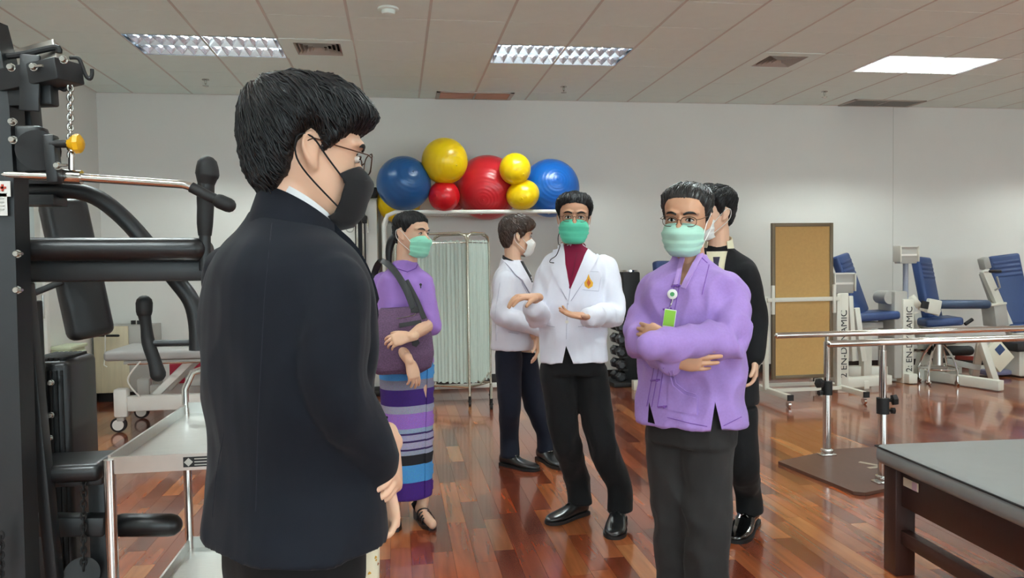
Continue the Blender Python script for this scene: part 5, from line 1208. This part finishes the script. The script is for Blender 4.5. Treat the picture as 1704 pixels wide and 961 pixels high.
# ------------------------------------------------ woman in violet top and striped skirt
Y = 4.14; O = V(P(676, 600, Y).x, Y, 0); yw = 0.42; zs = P(676, 436, Y).z
pw_ = figure('person', O, 'person in violet top and striped long skirt with one hand on her forearm')
Mh = head_matrix(P(684, 390, 4.12), 0.92, 0.06, 0.06, 0.96)
shR, elR, wrR = P(636, 472, 4.18), P(644, 542, 4.06), P(681, 601, 3.86)
shL, elL, wrL = P(705, 472, 4.10), P(716, 538, 4.02), P(683, 560, 3.82)
hip1, hip2 = P(664, 640, 4.2), P(694, 640, 4.12); an1, an2 = P(657, 838, 4.16), P(704, 834, 4.12)
t1a, t1b = PZ(650, 850, 0.05), PZ(657, 872, 0.04); t2a, t2b = PZ(699, 846, 0.055), PZ(720, 872, 0.035)
body_mesh(pw_, m_skin, Mh, V(O.x+0.01, Y, zs-0.06), [([shR, elR], [0.045, 0.036]), ([shL, elL], [0.045, 0.036]), ([hip1, avg(hip1, an1), an1, t1a, t1b], [0.08, 0.055, 0.034, 0.032, 0.026]), ([hip2, avg(hip2, an2), an2, t2a, t2b], [0.08, 0.055, 0.034, 0.032, 0.026])],
    [lambda b: (forearm(b, elR, wrR, 0.036, 0.024), handR(b, wrR, V(0.28, -0.1, -0.95), V(-0.5, 0.85, 0.0), curl=(0.35, 0.4, 0.45, 0.5), sc=0.9, thumb=0.35)), lambda b: (forearm(b, elL, wrL, 0.035, 0.024), handL(b, wrL, V(-0.95, -0.12, -0.15), V(0.1, 0.9, -0.5), curl=(0.5, 0.55, 0.6, 0.6), sc=0.9, thumb=0.5, spread=0.12))],
    core=lambda b: torso(b, O, yw, RW(0.85, zs-0.012, (0.13, 0.1), (0.115, 0.09), (0.14, 0.095)), 36))
def pony(b): tube(b, [V(-0.01, 0.085, 0.12), V(-0.02, 0.118, 0.07), V(-0.03, 0.122, 0.01), V(-0.03, 0.115, -0.045), V(-0.025, 0.1, -0.085)], [0.022, 0.024, 0.02, 0.014, 0.005], 12, 4, None, True)
eyes(Mh, pw_); hair_obj(Mh, pw_, m_hair, top=0.014, side=0.01, front=0.008, strands=350, seed=21, extra=pony, tab=[(0, .186), (30, .18), (50, .165), (65, .14), (78, .118), (88, .122), (97, .142), (110, .118), (125, .075), (150, .05), (180, .04)], lump=0.002)
mask_obj(Mh, pw_, m_mgreen if False else cloth('mask_mint', rgb(150, 222, 194), 0.03), loop_m=m_mwhite)
top, tt = garment('violet_top', pw_, m_violet2, lambda b: (torso(b, O, yw, RW(P(676, 606, Y).z, zs-0.005, (0.148, 0.118), (0.135, 0.108), (0.155, 0.118), 0.012)), limb(b, [shR+V(.03, 0, .01), shR, avg(shR, elR), elR+V(0.004, 0, -0.015)], [0.05, 0.054, 0.053, 0.054]), limb(b, [shL-V(.03, 0, -.01), shL, avg(shL, elL), elL+V(0, 0, -0.012)], [0.05, 0.054, 0.053, 0.053])), 0.008, 4, 0.013, 10, [(elR, 0.2), (elL, 0.2)], 9.0)
stitch('neckline', pw_, cloth('violet_dark', rgb(124, 82, 168)), tt, [[(648, 430), (660, 446), (678, 452), (692, 446), (697, 436)]], 0.0028, 0.002)
bm = B(); h = tt.ray_cast(EYE, ray(700, 473).normalized())
if h[0] is not None: lathe(bm, [(0.006, 0.0), (0.007, -0.004), (0.0, -0.006)], h[0], V(0, 1, 0), 8); box(bm, h[0]+V(0, -0.004, -0.012), (0.005, 0.003, 0.02)); obj('brooch', bm, m_rub, pw_)
# skirt: woven bands by height
def skirt_mat():
    m = bpy.data.materials.new('woven_band_skirt'); m.use_nodes = True; nt = m.node_tree; b = nt.nodes['Principled BSDF']; N = nt.nodes.new; L = nt.links.new
    tc_ = N('ShaderNodeTexCoord'); sp = N('ShaderNodeSeparateXYZ'); L(tc_.outputs['Object'], sp.inputs[0])
    z0, z1 = P(680, 838, 4.03).z, P(680, 570, 4.03).z
    mr = N('ShaderNodeMapRange'); mr.inputs[1].default_value = z0; mr.inputs[2].default_value = z1; L(sp.outputs[2], mr.inputs[0])
    rp = N('ShaderNodeValToRGB'); rp.color_ramp.interpolation = 'CONSTANT'; L(mr.outputs[0], rp.inputs[0])
    bands = [(838, (66, 26, 120)), (803, (72, 146, 206)), (774, (24, 22, 30)), (757, (150, 156, 176)), (750, (52, 30, 86)), (747, (164, 158, 186)), (736, (52, 30, 86)), (733, (160, 156, 188)), (724, (56, 34, 92)), (721, (140, 160, 184)), (713, (150, 104, 192)), (688, (150, 150, 172)), (676, (56, 24, 108)), (648, (128, 126, 146)), (633, (70, 142, 206))]
    el = rp.color_ramp.elements
    el[0].position = 0; el[0].color = rgb(*bands[0][1]); el[1].position = 1; el[1].color = rgb(70, 142, 206)
    for y, c in bands[1:]:
        e = el.new((P(680, y, 4.03).z-z0)/(z1-z0)); e.color = rgb(*c)
    w = N('ShaderNodeTexNoise'); w.inputs['Scale'].default_value = 220; L(tc_.outputs['Object'], w.inputs['Vector'])
    mx = N('ShaderNodeMix'); mx.data_type = 'RGBA'; mx.blend_type = 'OVERLAY'; mx.inputs[0].default_value = 0.45; L(rp.outputs[0], mx.inputs[6]); L(w.outputs['Color'], mx.inputs[7])
    hs = N('ShaderNodeHueSaturation'); hs.inputs['Saturation'].default_value = 1.0; L(mx.outputs[2], hs.inputs['Color']); L(hs.outputs[0], b.inputs['Base Color'])
    b.inputs['Roughness'].default_value = 0.85; return m
sz = P(680, 832, 4.05).z
sk, ts = garment('striped_skirt', pw_, skirt_mat(), lambda b: torso(b, O, yw, [(sz, 0, 0, 0.125, 0.118), (0.4, 0, 0, 0.13, 0.118), (0.7, 0, 0, 0.142, 0.12), (0.85, 0, 0, 0.145, 0.118), (0.98, 0, 0, 0.125, 0.1)]), 0.008, 4, 0.004, 5, None, 3.0, (), (1, 1, 0.15))
patch('skirt_fold', pw_, sk.data.materials[0], ts, [(711, 600), (722, 600), (720, 820), (706, 826), (708, 700)], 0.003, 0.004, 8)
m_sand = mat('sandal_leather', rgb(26, 25, 27), 0.4)
for hl, to, nm in ((t1a, t1b, 0), (t2a, t2b, 1)):
    d = V(to.x-hl.x, to.y-hl.y, 0).normalized(); s = V(d.y, -d.x, 0); h0 = V(hl.x, hl.y, 0)-d*0.04; L = 0.235; bm = B()
    pts = [(0, .024, .052), (.06, .03, .052), (.3, .03, .044), (.6, .038, .026), (.85, .038, .022), (1.0, .018, .022)]
    rings = []
    for x, w, z in pts: c = h0+d*(x*L); rings.append([c+s*w+V(0, 0, 0.001), c-s*w+V(0, 0, 0.001), c-s*w+V(0, 0, z), c+s*w+V(0, 0, z)])
    loft(bm, rings); so = obj('sandal', bm, m_sand, pw_)
    for x, hh in ((.42, .074), (.54, .068), (.66, .06), (.76, .054)):
        c = h0+d*(x*L); bm = B(); tube(bm, [c+s*0.037+V(0, 0, 0.02), c+s*0.03+V(0, 0, hh*.85), c+V(0, 0, hh), c-s*0.03+V(0, 0, hh*.85), c-s*0.037+V(0, 0, 0.02)], [(0.003, 0.0085)]*5, 8, 3, d); obj('strap', bm, m_sand, so)
    bm = B(); tube(bm, [h0+d*0.0+s*0.03+V(0, 0, 0.06), h0-d*0.012+V(0, 0, 0.075), h0-s*0.03+V(0, 0, 0.06)], [(0.003, 0.02)]*3, 8, 3, V(0, 0, 1)); obj('heel_strap', bm, m_sand, so)
# shoulder bag
bg = empty('shoulder_bag', P(668, 620, 3.98), 'purple speckled shoulder bag with black straps hanging from the woman in violet', 'bag')
m_bag = mat('bag_speckle', rgb(96, 70, 98), 0.8, var=0.7, vscale=160, bump=0.2, bscale=300)
def bagsolid(b):
    rows = []
    for (xa, xb_, y, dp) in ((628, 700, 622, .05), (616, 718, 612, .065), (612, 722, 590, .075), (614, 720, 560, .07), (618, 712, 535, .055), (632, 702, 512, .035)):
        a, c = P(xa, y, 3.99), P(xb_, y-2, 3.97); mid = (a+c)/2; w = (c-a).length/2; ring = []
        for k in range(28):
            t = 2*PI*k/28; ct, s = math.cos(t), math.sin(t); ring.append(mid+V(w*math.copysign(abs(ct)**0.75, ct), dp*math.copysign(abs(s)**0.75, s), 0))
        rows.append(ring)
    loft(b, rows)
bo, tb = garment('bag_body', bg, m_bag, bagsolid, 0.008, 5, 0.008, 9, None, 5.0)
def strap(path, w): 
    return tube(B(), path, [(w, 0.003)]*len(path), 8, 4, V(0.2, -1, 0.2).normalized())
obj('strap', strap([P(688, 512, 3.92), P(676, 482, 3.95), P(660, 455, 3.99), P(644, 438, 4.06), P(632, 436, 4.16), P(622, 460, 4.24), P(614, 520, 4.14)], 0.018), m_strap, bg)
obj('strap', strap([P(706, 530, 3.94), P(694, 500, 3.96), P(676, 466, 3.98)], 0.013), m_strap, bg)
patch('strap_tab', bg, m_strap, tb, [(682, 508), (694, 508), (696, 520), (684, 520)], 0.003, 0.004); patch('front_pocket', bg, m_bag, tb, [(625, 575), (690, 570), (700, 612), (634, 616)], 0.003, 0.006); patch('pocket_trim', bg, m_strap, tb, [(664, 538), (700, 532), (701, 538), (665, 545)], 0.004, 0.003); patch('tab_oval', bg, m_strap, tb, [(686, 566), (694, 562), (698, 570), (692, 577), (685, 574)], 0.008, 0.004, 3)
stitch('zip', bg, m_bolt, tb, [[(660, 530), (690, 524), (696, 512)]], 0.002, 0.003)
# ------------------------------------------------ man in black suit, behind
Y = 3.6; O = V(P(1196, 600, Y).x, Y, 0); yw = -0.5; zs = P(1200, 412, Y).z; hz = P(1200, 668, Y).z
pb_ = figure('person', O, 'person in black suit standing behind the one in the violet shirt')
Mh = head_matrix(P(1187, 356, 3.58), -1.35, 0.05, 0, 1.0)
shR, elR, wrR = P(1136, 460, 3.70), P(1120, 530, 3.72), P(1128, 600, 3.66)
shL, elL, wrL = P(1240, 458, 3.50), P(1256, 530, 3.52), P(1254, 592, 3.45)
fR = (PZ(1198, 868, 0), PZ(1168, 900, 0)); fL = (PZ(1252, 866, 0), PZ(1221, 904, 0))
hipR, knR, anR = P(1172, 690, 3.66), P(1178, 775, 3.66), ank(*fR); hipL, knL, anL = P(1228, 690, 3.55), P(1236, 775, 3.52), ank(*fL)
body_mesh(pb_, m_skin, Mh, V(O.x, Y, zs-0.06), [([shR, elR, wrR], [0.05, 0.04, 0.03]), ([shL, elL, wrL], [0.05, 0.04, 0.03]), ([hipR, knR, anR, anR-V(0, 0, .13)], [0.08, 0.055, 0.04, 0.035]), ([hipL, knL, anL, anL-V(0, 0, .13)], [0.08, 0.055, 0.04, 0.035])],
    [lambda b: handR(b, wrR, V(0.1, -0.1, -1), V(0.8, 0.2, 0), curl=0.35), lambda b: handL(b, P(1255, 592, 3.45), V(0.02, -0.1, -1), V(-0.9, 0.3, 0), curl=(0.45, 0.5, 0.55, 0.6))],
    core=lambda b: torso(b, O, yw, RW(0.85, zs-0.02, (0.15, 0.11), (0.14, 0.1), (0.16, 0.1))))
eyes(Mh, pb_); hair_obj(Mh, pb_, m_hair, top=0.03, side=0.014, front=0.02, strands=300, seed=31)
mask_obj(Mh, pb_, m_mwhite)
garment('trousers', pb_, m_trouk, lambda b: (torso(b, O, yw, [(0.74, 0, 0, 0.16, 0.12), (0.9, 0, 0, 0.16, 0.115), (1.0, 0, 0, 0.15, 0.1)]), leg_pair(b, hipR, knR, anR, hipL, knL, anL, (0.095, 0.078, 0.068))), 0.011, 4, 0.008, 8, [(knL, 0.2), (anL, 0.15)], 14.0)
coat, tc = garment('suit_jacket', pb_, m_blacks, lambda b: (torso(b, O, yw, RW(hz, zs, (0.195, 0.14), (0.185, 0.13), (0.195, 0.13))), limb(b, [shR+V(.03, 0, .01), shR, elR, wrR], [.062, .068, .065, .055]), limb(b, [shL-V(.03, 0, -.01), shL, avg(shL, elL), elL, wrL], [0.062, 0.068, 0.066, 0.062, 0.053])), 0.01, 5, 0.006, 7, [(elL, .2)], 15.0)
obj('shirt_collar', coll(V(O.x, Y, zs), yw, 0.08, -0.01, 0.065, 0.012, -2.4, 2.4, 0.02), m_cream_s, pb_, 60)
obj('jacket_collar', coll(V(O.x, Y, zs), yw, 0.1, -0.04, 0.03, 0.022, -1.8, 1.8, 0.045, 0.006), m_blacks, pb_, 60)
suit_front(pb_, tc, O, yw, zs, m_cream_s, m_blacks)
shoe(pb_, *fL, m_patent); shoe(pb_, *fR, m_patent)
# ------------------------------------------------ man in violet cotton shirt, arms folded
Y = 2.70; O = V(P(1150, 600, Y).x, Y, 0); yw = -0.66; zs = P(1152, 430, Y).z; hz = P(1150, 700, Y).z
pu = figure('person', O, 'person in violet cotton shirt with folded arms and a hanging name badge')
Mh = head_matrix(P(1143, 365, 2.66), -0.62, 0.12, 0.05, 1.0)
shR, elR, wrR = P(1098, 494, 2.79), P(1069, 562, 2.70), P(1116, 596, 2.48)
shL, elL, wrL = P(1208, 494, 2.58), P(1208, 568, 2.50), P(1086, 574, 2.41)
hipR, knR, anR = P(1118, 730, 2.76), P(1124, 865, 2.76), P(1132, 1045, 2.80); hipL, knL, anL = P(1176, 730, 2.66), P(1176, 865, 2.64), P(1178, 1050, 2.66)
body_mesh(pu, m_skin2, Mh, V(O.x, Y, zs-0.06), [([shR, elR, avg(elR, wrR, .6)], [0.05, 0.04, 0.03]), ([shL, elL, avg(elL, wrL, .7)], [0.05, 0.04, 0.03]), ([hipR, knR, anR, V(anR.x-.03, anR.y-.05, .05)], [0.08, 0.055, 0.04, 0.035]), ([hipL, knL, anL, V(anL.x-.03, anL.y-.05, .05)], [0.08, 0.055, 0.04, 0.035])],
    [lambda b: (forearm(b, avg(elR, wrR, .5), wrR), handR(b, P(1116, 598, 2.46), V(0.95, -0.3, -0.02), V(0.25, 0.95, 0.1), curl=(0.15, 0.18, 0.22, 0.3), thumb=0.3)),
     lambda b: (forearm(b, avg(elL, wrL, .6), wrL), handL(b, P(1102, 562, 2.50), V(-0.42, 0.88, 0.12), V(0.7, 0.4, -0.2), curl=0.2, sc=0.9, thumb=0.3))],
    core=lambda b: torso(b, O, yw, RW(0.8, zs-0.015, (0.16, 0.12), (0.15, 0.11), (0.165, 0.11), 0.01)))
eyes(Mh, pu); hair_obj(Mh, pu, mat('hair_dark_grey', rgb(38, 35, 34), 0.4), top=0.018, side=0.006, front=0.016, strands=450, seed=41, tab=[(0, .196), (18, .196), (38, .190), (54, .164), (68, .125), (78, .1), (88, .118), (97, .146), (112, .125), (125, .07), (145, .045), (180, .038)])
mask_obj(Mh, pu, m_mpale, loop_m=m_mwhite, bulge=0.008); glasses(Mh, pu, m_wire, 0.027, 0.017)
garment('trousers', pu, m_dgrey, lambda b: (torso(b, O, yw, [(0.70, 0, 0, 0.165, 0.125), (0.88, 0, 0, 0.165, 0.12), (1.0, 0, 0, 0.155, 0.11)]), leg_pair(b, hipR, knR, anR, hipL, knL, anL, (0.1, 0.085, 0.075))), 0.009, 4, 0.011, 8, [(knR, 0.28), (knL, 0.28)], 24.0, (), (1, 1, 0.8))
def ushirt(b):
    torso(b, O, yw, RW(hz, zs, (0.205, 0.155), (0.195, 0.14), (0.2, 0.138), 0.012))
    limb(b, [shR+V(.04, -.02, .015), shR, avg(shR, elR)+V(-.01, 0, 0), elR, avg(elR, wrR), wrR], [.062, .066, .066, .064, .058, .054])
    limb(b, [shL-V(.04, -.02, -.015), shL, avg(shL, elL)+V(.012, 0, 0), elL, avg(elL, wrL, .45), avg(elL, wrL, .8), wrL], [.062, .066, .067, .067, .06, .054, .052])
shirt, tu = garment('violet_shirt', pu, m_violet, ushirt, 0.0075, 4, 0.026, 9, [(elR, .2), (elL, .22), (shL, .15)], 27.0, [([(1139, 424), (1164, 418), (1137, 474), (1131, 474)], 2.66), ([(1190, 668), (1203, 722), (1182, 722)], 2.68), ([(1080, 668), (1090, 705), (1078, 702)], 2.75)], (1, 1, 0.7))
m_vs = cloth('violet_stitch', rgb(126, 84, 168)); m_vl = cloth('violet_trim', rgb(184, 150, 216))
stitch('placket_seam', pu, m_vs, tu, [[(1131, 472), (1118, 540)], [(1122, 476), (1108, 540)], [(1104, 612), (1092, 690)], [(1096, 612), (1082, 690)], [(1088, 612), (1074, 688)], [(1163, 424), (1180, 440)], [(1180, 440), (1166, 500)]], 0.0018)
bm = B()
for pl_ in ([(1140, 430), (1128, 474), (1122, 474), (1133, 426)], [(1164, 418), (1170, 424), (1142, 480), (1134, 478)]): drape(bm, tu, pl_, 0.004, 0.004)
obj('collar_band', bm, m_vl, pu)
for x, y in ((1126, 475), (1112, 513), (1092, 632), (1104, 676)):
    bm = B(); seam(bm, tu, [(x-9, y+1), (x+9, y-1)], 0.0035, 0.003); h = tu.ray_cast(EYE, ray(x, y).normalized())
    if h[0] is not None: ball(bm, h[0]+V(0, -0.006, 0), 0.006, 10, 8)
    obj('knot_button', bm, m_vs, pu)
patch('side_pocket', pu, m_violet, tu, [(1114, 618), (1120, 640), (1136, 654), (1160, 662), (1160, 690), (1112, 682)], 0.002, 0.004)
stitch('pocket_stitching', pu, m_vl, tu, [[(1114, 618), (1120, 641), (1138, 656), (1162, 663)], [(1119, 617), (1125, 637), (1141, 650), (1162, 657)]], 0.0016, 0.005)
stitch('hem_stitching', pu, m_vs, tu, [[(1110, 694), (1150, 704), (1182, 710)], [(1204, 708), (1240, 690)]], 0.0015)
bdg = empty('tmp', (0, 0, 0)); bpy.data.objects.remove(bdg)
def hitp(x, y, off=0.012):
    d = ray(x, y).normalized(); h = tu.ray_cast(EYE, d); return h[0]-d*off if h[0] is not None else P(x, y, 2.5)
rp_ = hitp(1119, 489); cp = hitp(1114, 526, 0.02); cp.y = min(cp.y, rp_.y+0.02)
bm = lathe(B(), [(0.017, 0.004), (0.018, 0), (0.018, -0.006), (0.015, -0.008), (0, -0.008)], rp_, V(0.45, 1, 0), 20); ib = obj('id_badge', bm, m_white, pu)
obj('reel_mark', lathe(B(), [(0.008, -0.0085), (0.008, -0.0095), (0, -0.0095)], rp_, V(0.45, 1, 0), 12), mat('badge_green', rgb(70, 150, 90), 0.5), ib)
obj('badge_cord', tube(B(), [rp_+V(0, -0.004, -0.016), avg(rp_, cp, .5), cp+V(0, 0, 0.03)], 0.002, 6, 3), m_chrome, ib)
Rb = Matrix.Rotation(-0.45, 3, 'Z') @ Matrix.Rotation(0.15, 3, 'Y')
obj('badge_card', box(B(), cp-V(0, 0, 0.008), (0.042, 0.004, 0.066), Rb, 0.002), m_white, ib)
obj('card_print', box(B(), cp-V(0, 0, 0.006), (0.038, 0.0055, 0.056), Rb), mat('card_lime', rgb(140, 196, 60), 0.5), ib)
obj('card_photo', box(B(), cp-V(-.002, 0, 0.012), (0.022, 0.0065, 0.032), Rb), mat('card_teal', rgb(70, 150, 170), 0.5, var=0.4, vscale=60), ib)
shoe(pu, anR+V(.03, .07, 0), anR+V(-.12, -.17, 0), m_shoe); shoe(pu, anL+V(.03, .07, 0), anL+V(-.12, -.17, 0), m_shoe)
# ------------------------------------------------ man in navy suit, foreground, seen from behind
Y = 1.44; O = V(P(482, 600, Y).x, Y, 0); yw = 2.12; zs = P(500, 345, Y).z; hz = P(482, 884, Y).z
pa = figure('person', O, 'person in navy suit jacket and black mask seen from behind in the foreground')
Mh = head_matrix(P(508, 259, 1.45), 1.98, 0.14, 0.02, 1.0)
shR, elR, wrR = P(546, 482, 1.32), P(566, 640, 1.28), P(620, 768, 1.37)
shL, elL, wrL = P(394, 462, 1.60), P(470, 640, 1.78), P(626, 728, 1.54)
hipR, knR, anR = P(506, 930, 1.38), V(P(506, 930, 1.38).x, 1.40, 0.48), V(P(506, 930, 1.38).x, 1.4, 0.09)
hipL, knL, anL = P(458, 930, 1.52), V(P(458, 930, 1.52).x, 1.53, 0.48), V(P(458, 930, 1.52).x, 1.52, 0.09)
body_mesh(pa, m_skin, Mh, P(497, 400, 1.45), [([shR, elR, avg(elR, wrR, .6)], [0.05, 0.04, 0.03]), ([shL, elL, avg(elL, wrL, .7)], [0.05, 0.04, 0.03]), ([hipR, knR, anR, anR+V(.06, .04, -.04)], [0.08, 0.055, 0.04, 0.035]), ([hipL, knL, anL, anL+V(.06, .04, -.04)], [0.08, 0.055, 0.04, 0.035])],
    [lambda b: (forearm(b, avg(elR, wrR, .5), P(634, 790, 1.40)), handR(b, P(637, 798, 1.41), V(0.05, 0.12, -1), V(-0.55, -0.6, 0), curl=(0.55, 0.75, 0.85, 0.9), thumb=0.4, tcurl=0.3, sc=0.92)),
     lambda b: (forearm(b, avg(elL, wrL, .6), P(648, 736, 1.46)), handL(b, P(650, 738, 1.45), V(0.12, -0.75, -0.6), V(-0.85, -0.2, -0.3), curl=(0.6, 0.65, 0.7, 0.72), thumb=0.6, sc=0.92))],
    core=lambda b: torso(b, O, yw, RW(0.88, zs-0.05, (0.16, 0.12), (0.15, 0.11), (0.165, 0.11))))
eyes(Mh, pa); hair_obj(Mh, pa, m_hair, top=0.03, side=0.019, front=0.028, strands=1700, seed=51, tab=[(0, .165), (25, .163), (45, .158), (58, .142), (70, .122), (80, .112), (88, .138), (99, .148), (112, .126), (126, .062), (150, .03), (180, .018)], lump=0.005, taper=0.02)
mask_obj(Mh, pa, m_mblack, False, bulge=0.008, loop_m=m_mblack); glasses(Mh, pa, m_wire, 0.026, 0.019)
garment('trousers', pa, m_trouk, lambda b: (torso(b, O, yw, [(0.80, 0, 0, 0.15, 0.115), (0.92, 0, 0, 0.155, 0.115), (1.02, 0, 0, 0.145, 0.105)]), leg_pair(b, hipR, knR, anR, hipL, knL, anL, (0.09, 0.08, 0.07))), 0.009, 4, 0.006, 7, None, 34.0)
def jack(b):
    torso(b, O, yw, RW(hz, zs-0.02, (0.2, 0.15), (0.178, 0.132), (0.192, 0.135), -0.005, 0.0))
    limb(b, [shR+V(-.05, .06, .02), shR, avg(shR, elR)+V(.004, -.008, 0), elR, avg(elR, wrR), wrR], [.06, .064, .063, .061, .054, .045])
    limb(b, [shL+V(.05, -.06, .02), shL, avg(shL, elL), elL, avg(elL, wrL), wrL], [.062, .068, .064, .058, .05, .04])
jk, tj = garment('suit_jacket', pa, m_navy, jack, 0.006, 5, 0.016, 6, [(elR, .22), (O+V(0, 0, 1.12), .22)], 37.0, (), (1, 1, 0.8))
stitch('jacket_seam', pa, cloth('navy_seam', rgb(20, 23, 34)), tj, [[(372, 720), (358, 800), (352, 872)], [(455, 345), (440, 500), (430, 700), (425, 880)]], 0.0009, 0.0001)
nb = P(499, 350, 1.45)
suit_front(pa, tj, O, yw, zs-0.02, m_wshirt, m_navy)
obj('jacket_collar', coll(nb, yw, 0.098, -0.03, 0.042, 0.026, drop=0.045, tk=0.006), m_navy, pa, 60)
obj('shirt_collar', coll(nb, yw, 0.074, -0.02, 0.055, 0.007, drop=0.045), m_wshirt, pa, 60)
shoe(pa, anR+V(-.06, -.04, 0), anR+V(.18, .11, 0), m_shoe); shoe(pa, anL+V(-.06, -.04, 0), anL+V(.18, .11, 0), m_shoe)
# tumbler held in his hand
tb0 = P(600, 895, 1.47); zt = P(600, 893, 1.47).z
tm_ = empty('tumbler', V(tb0.x, 1.47, zt-0.21), 'cream drink tumbler with small floral print held by the man in navy', 'drink tumbler')
obj('cup', lathe(B(), [(0, zt-0.21), (0.028, zt-0.21), (0.03, zt-0.205), (0.036, zt-0.02), (0.036, zt-0.012), (0, zt-0.012)], (tb0.x, 1.47, 0), V(0, 0, 1), 32), mat('tumbler_cream', rgb(226, 218, 192), 0.4), tm_)
obj('lid', lathe(B(), [(0.037, zt-0.014), (0.038, zt-0.01), (0.036, zt+0.002), (0.02, zt+0.006), (0, zt+0.006)], (tb0.x, 1.47, 0), V(0, 0, 1), 32), mat('lid_cream', rgb(214, 206, 186), 0.4), tm_)
mp_ = [mat('print_%d' % i, c, 0.5) for i, c in enumerate((rgb(60, 110, 120), rgb(200, 150, 50), rgb(150, 90, 60)))]
rp2 = random.Random(4)
for k in range(46):
    a = rp2.random()*2*PI; z = zt-0.2+rp2.random()*0.175; rr_ = 0.03+(z-(zt-0.205))*0.006/0.185+0.0004; c = V(tb0.x+rr_*math.cos(a), 1.47+rr_*math.sin(a), z); n = V(math.cos(a), math.sin(a), 0)
    bm = B(); u = V(-n.y, n.x, 0); q = rp2.uniform(0.002, 0.0042); al = rp2.random()*3
    prism(bm, [c+(u*math.cos(al+t*PI/3)*q+V(0, 0, 1)*math.sin(al+t*PI/3)*q*(1 if t % 2 else 0.45)) for t in range(6)], n*0.0006); obj('printed_flower', bm, mp_[k % 3], tm_)
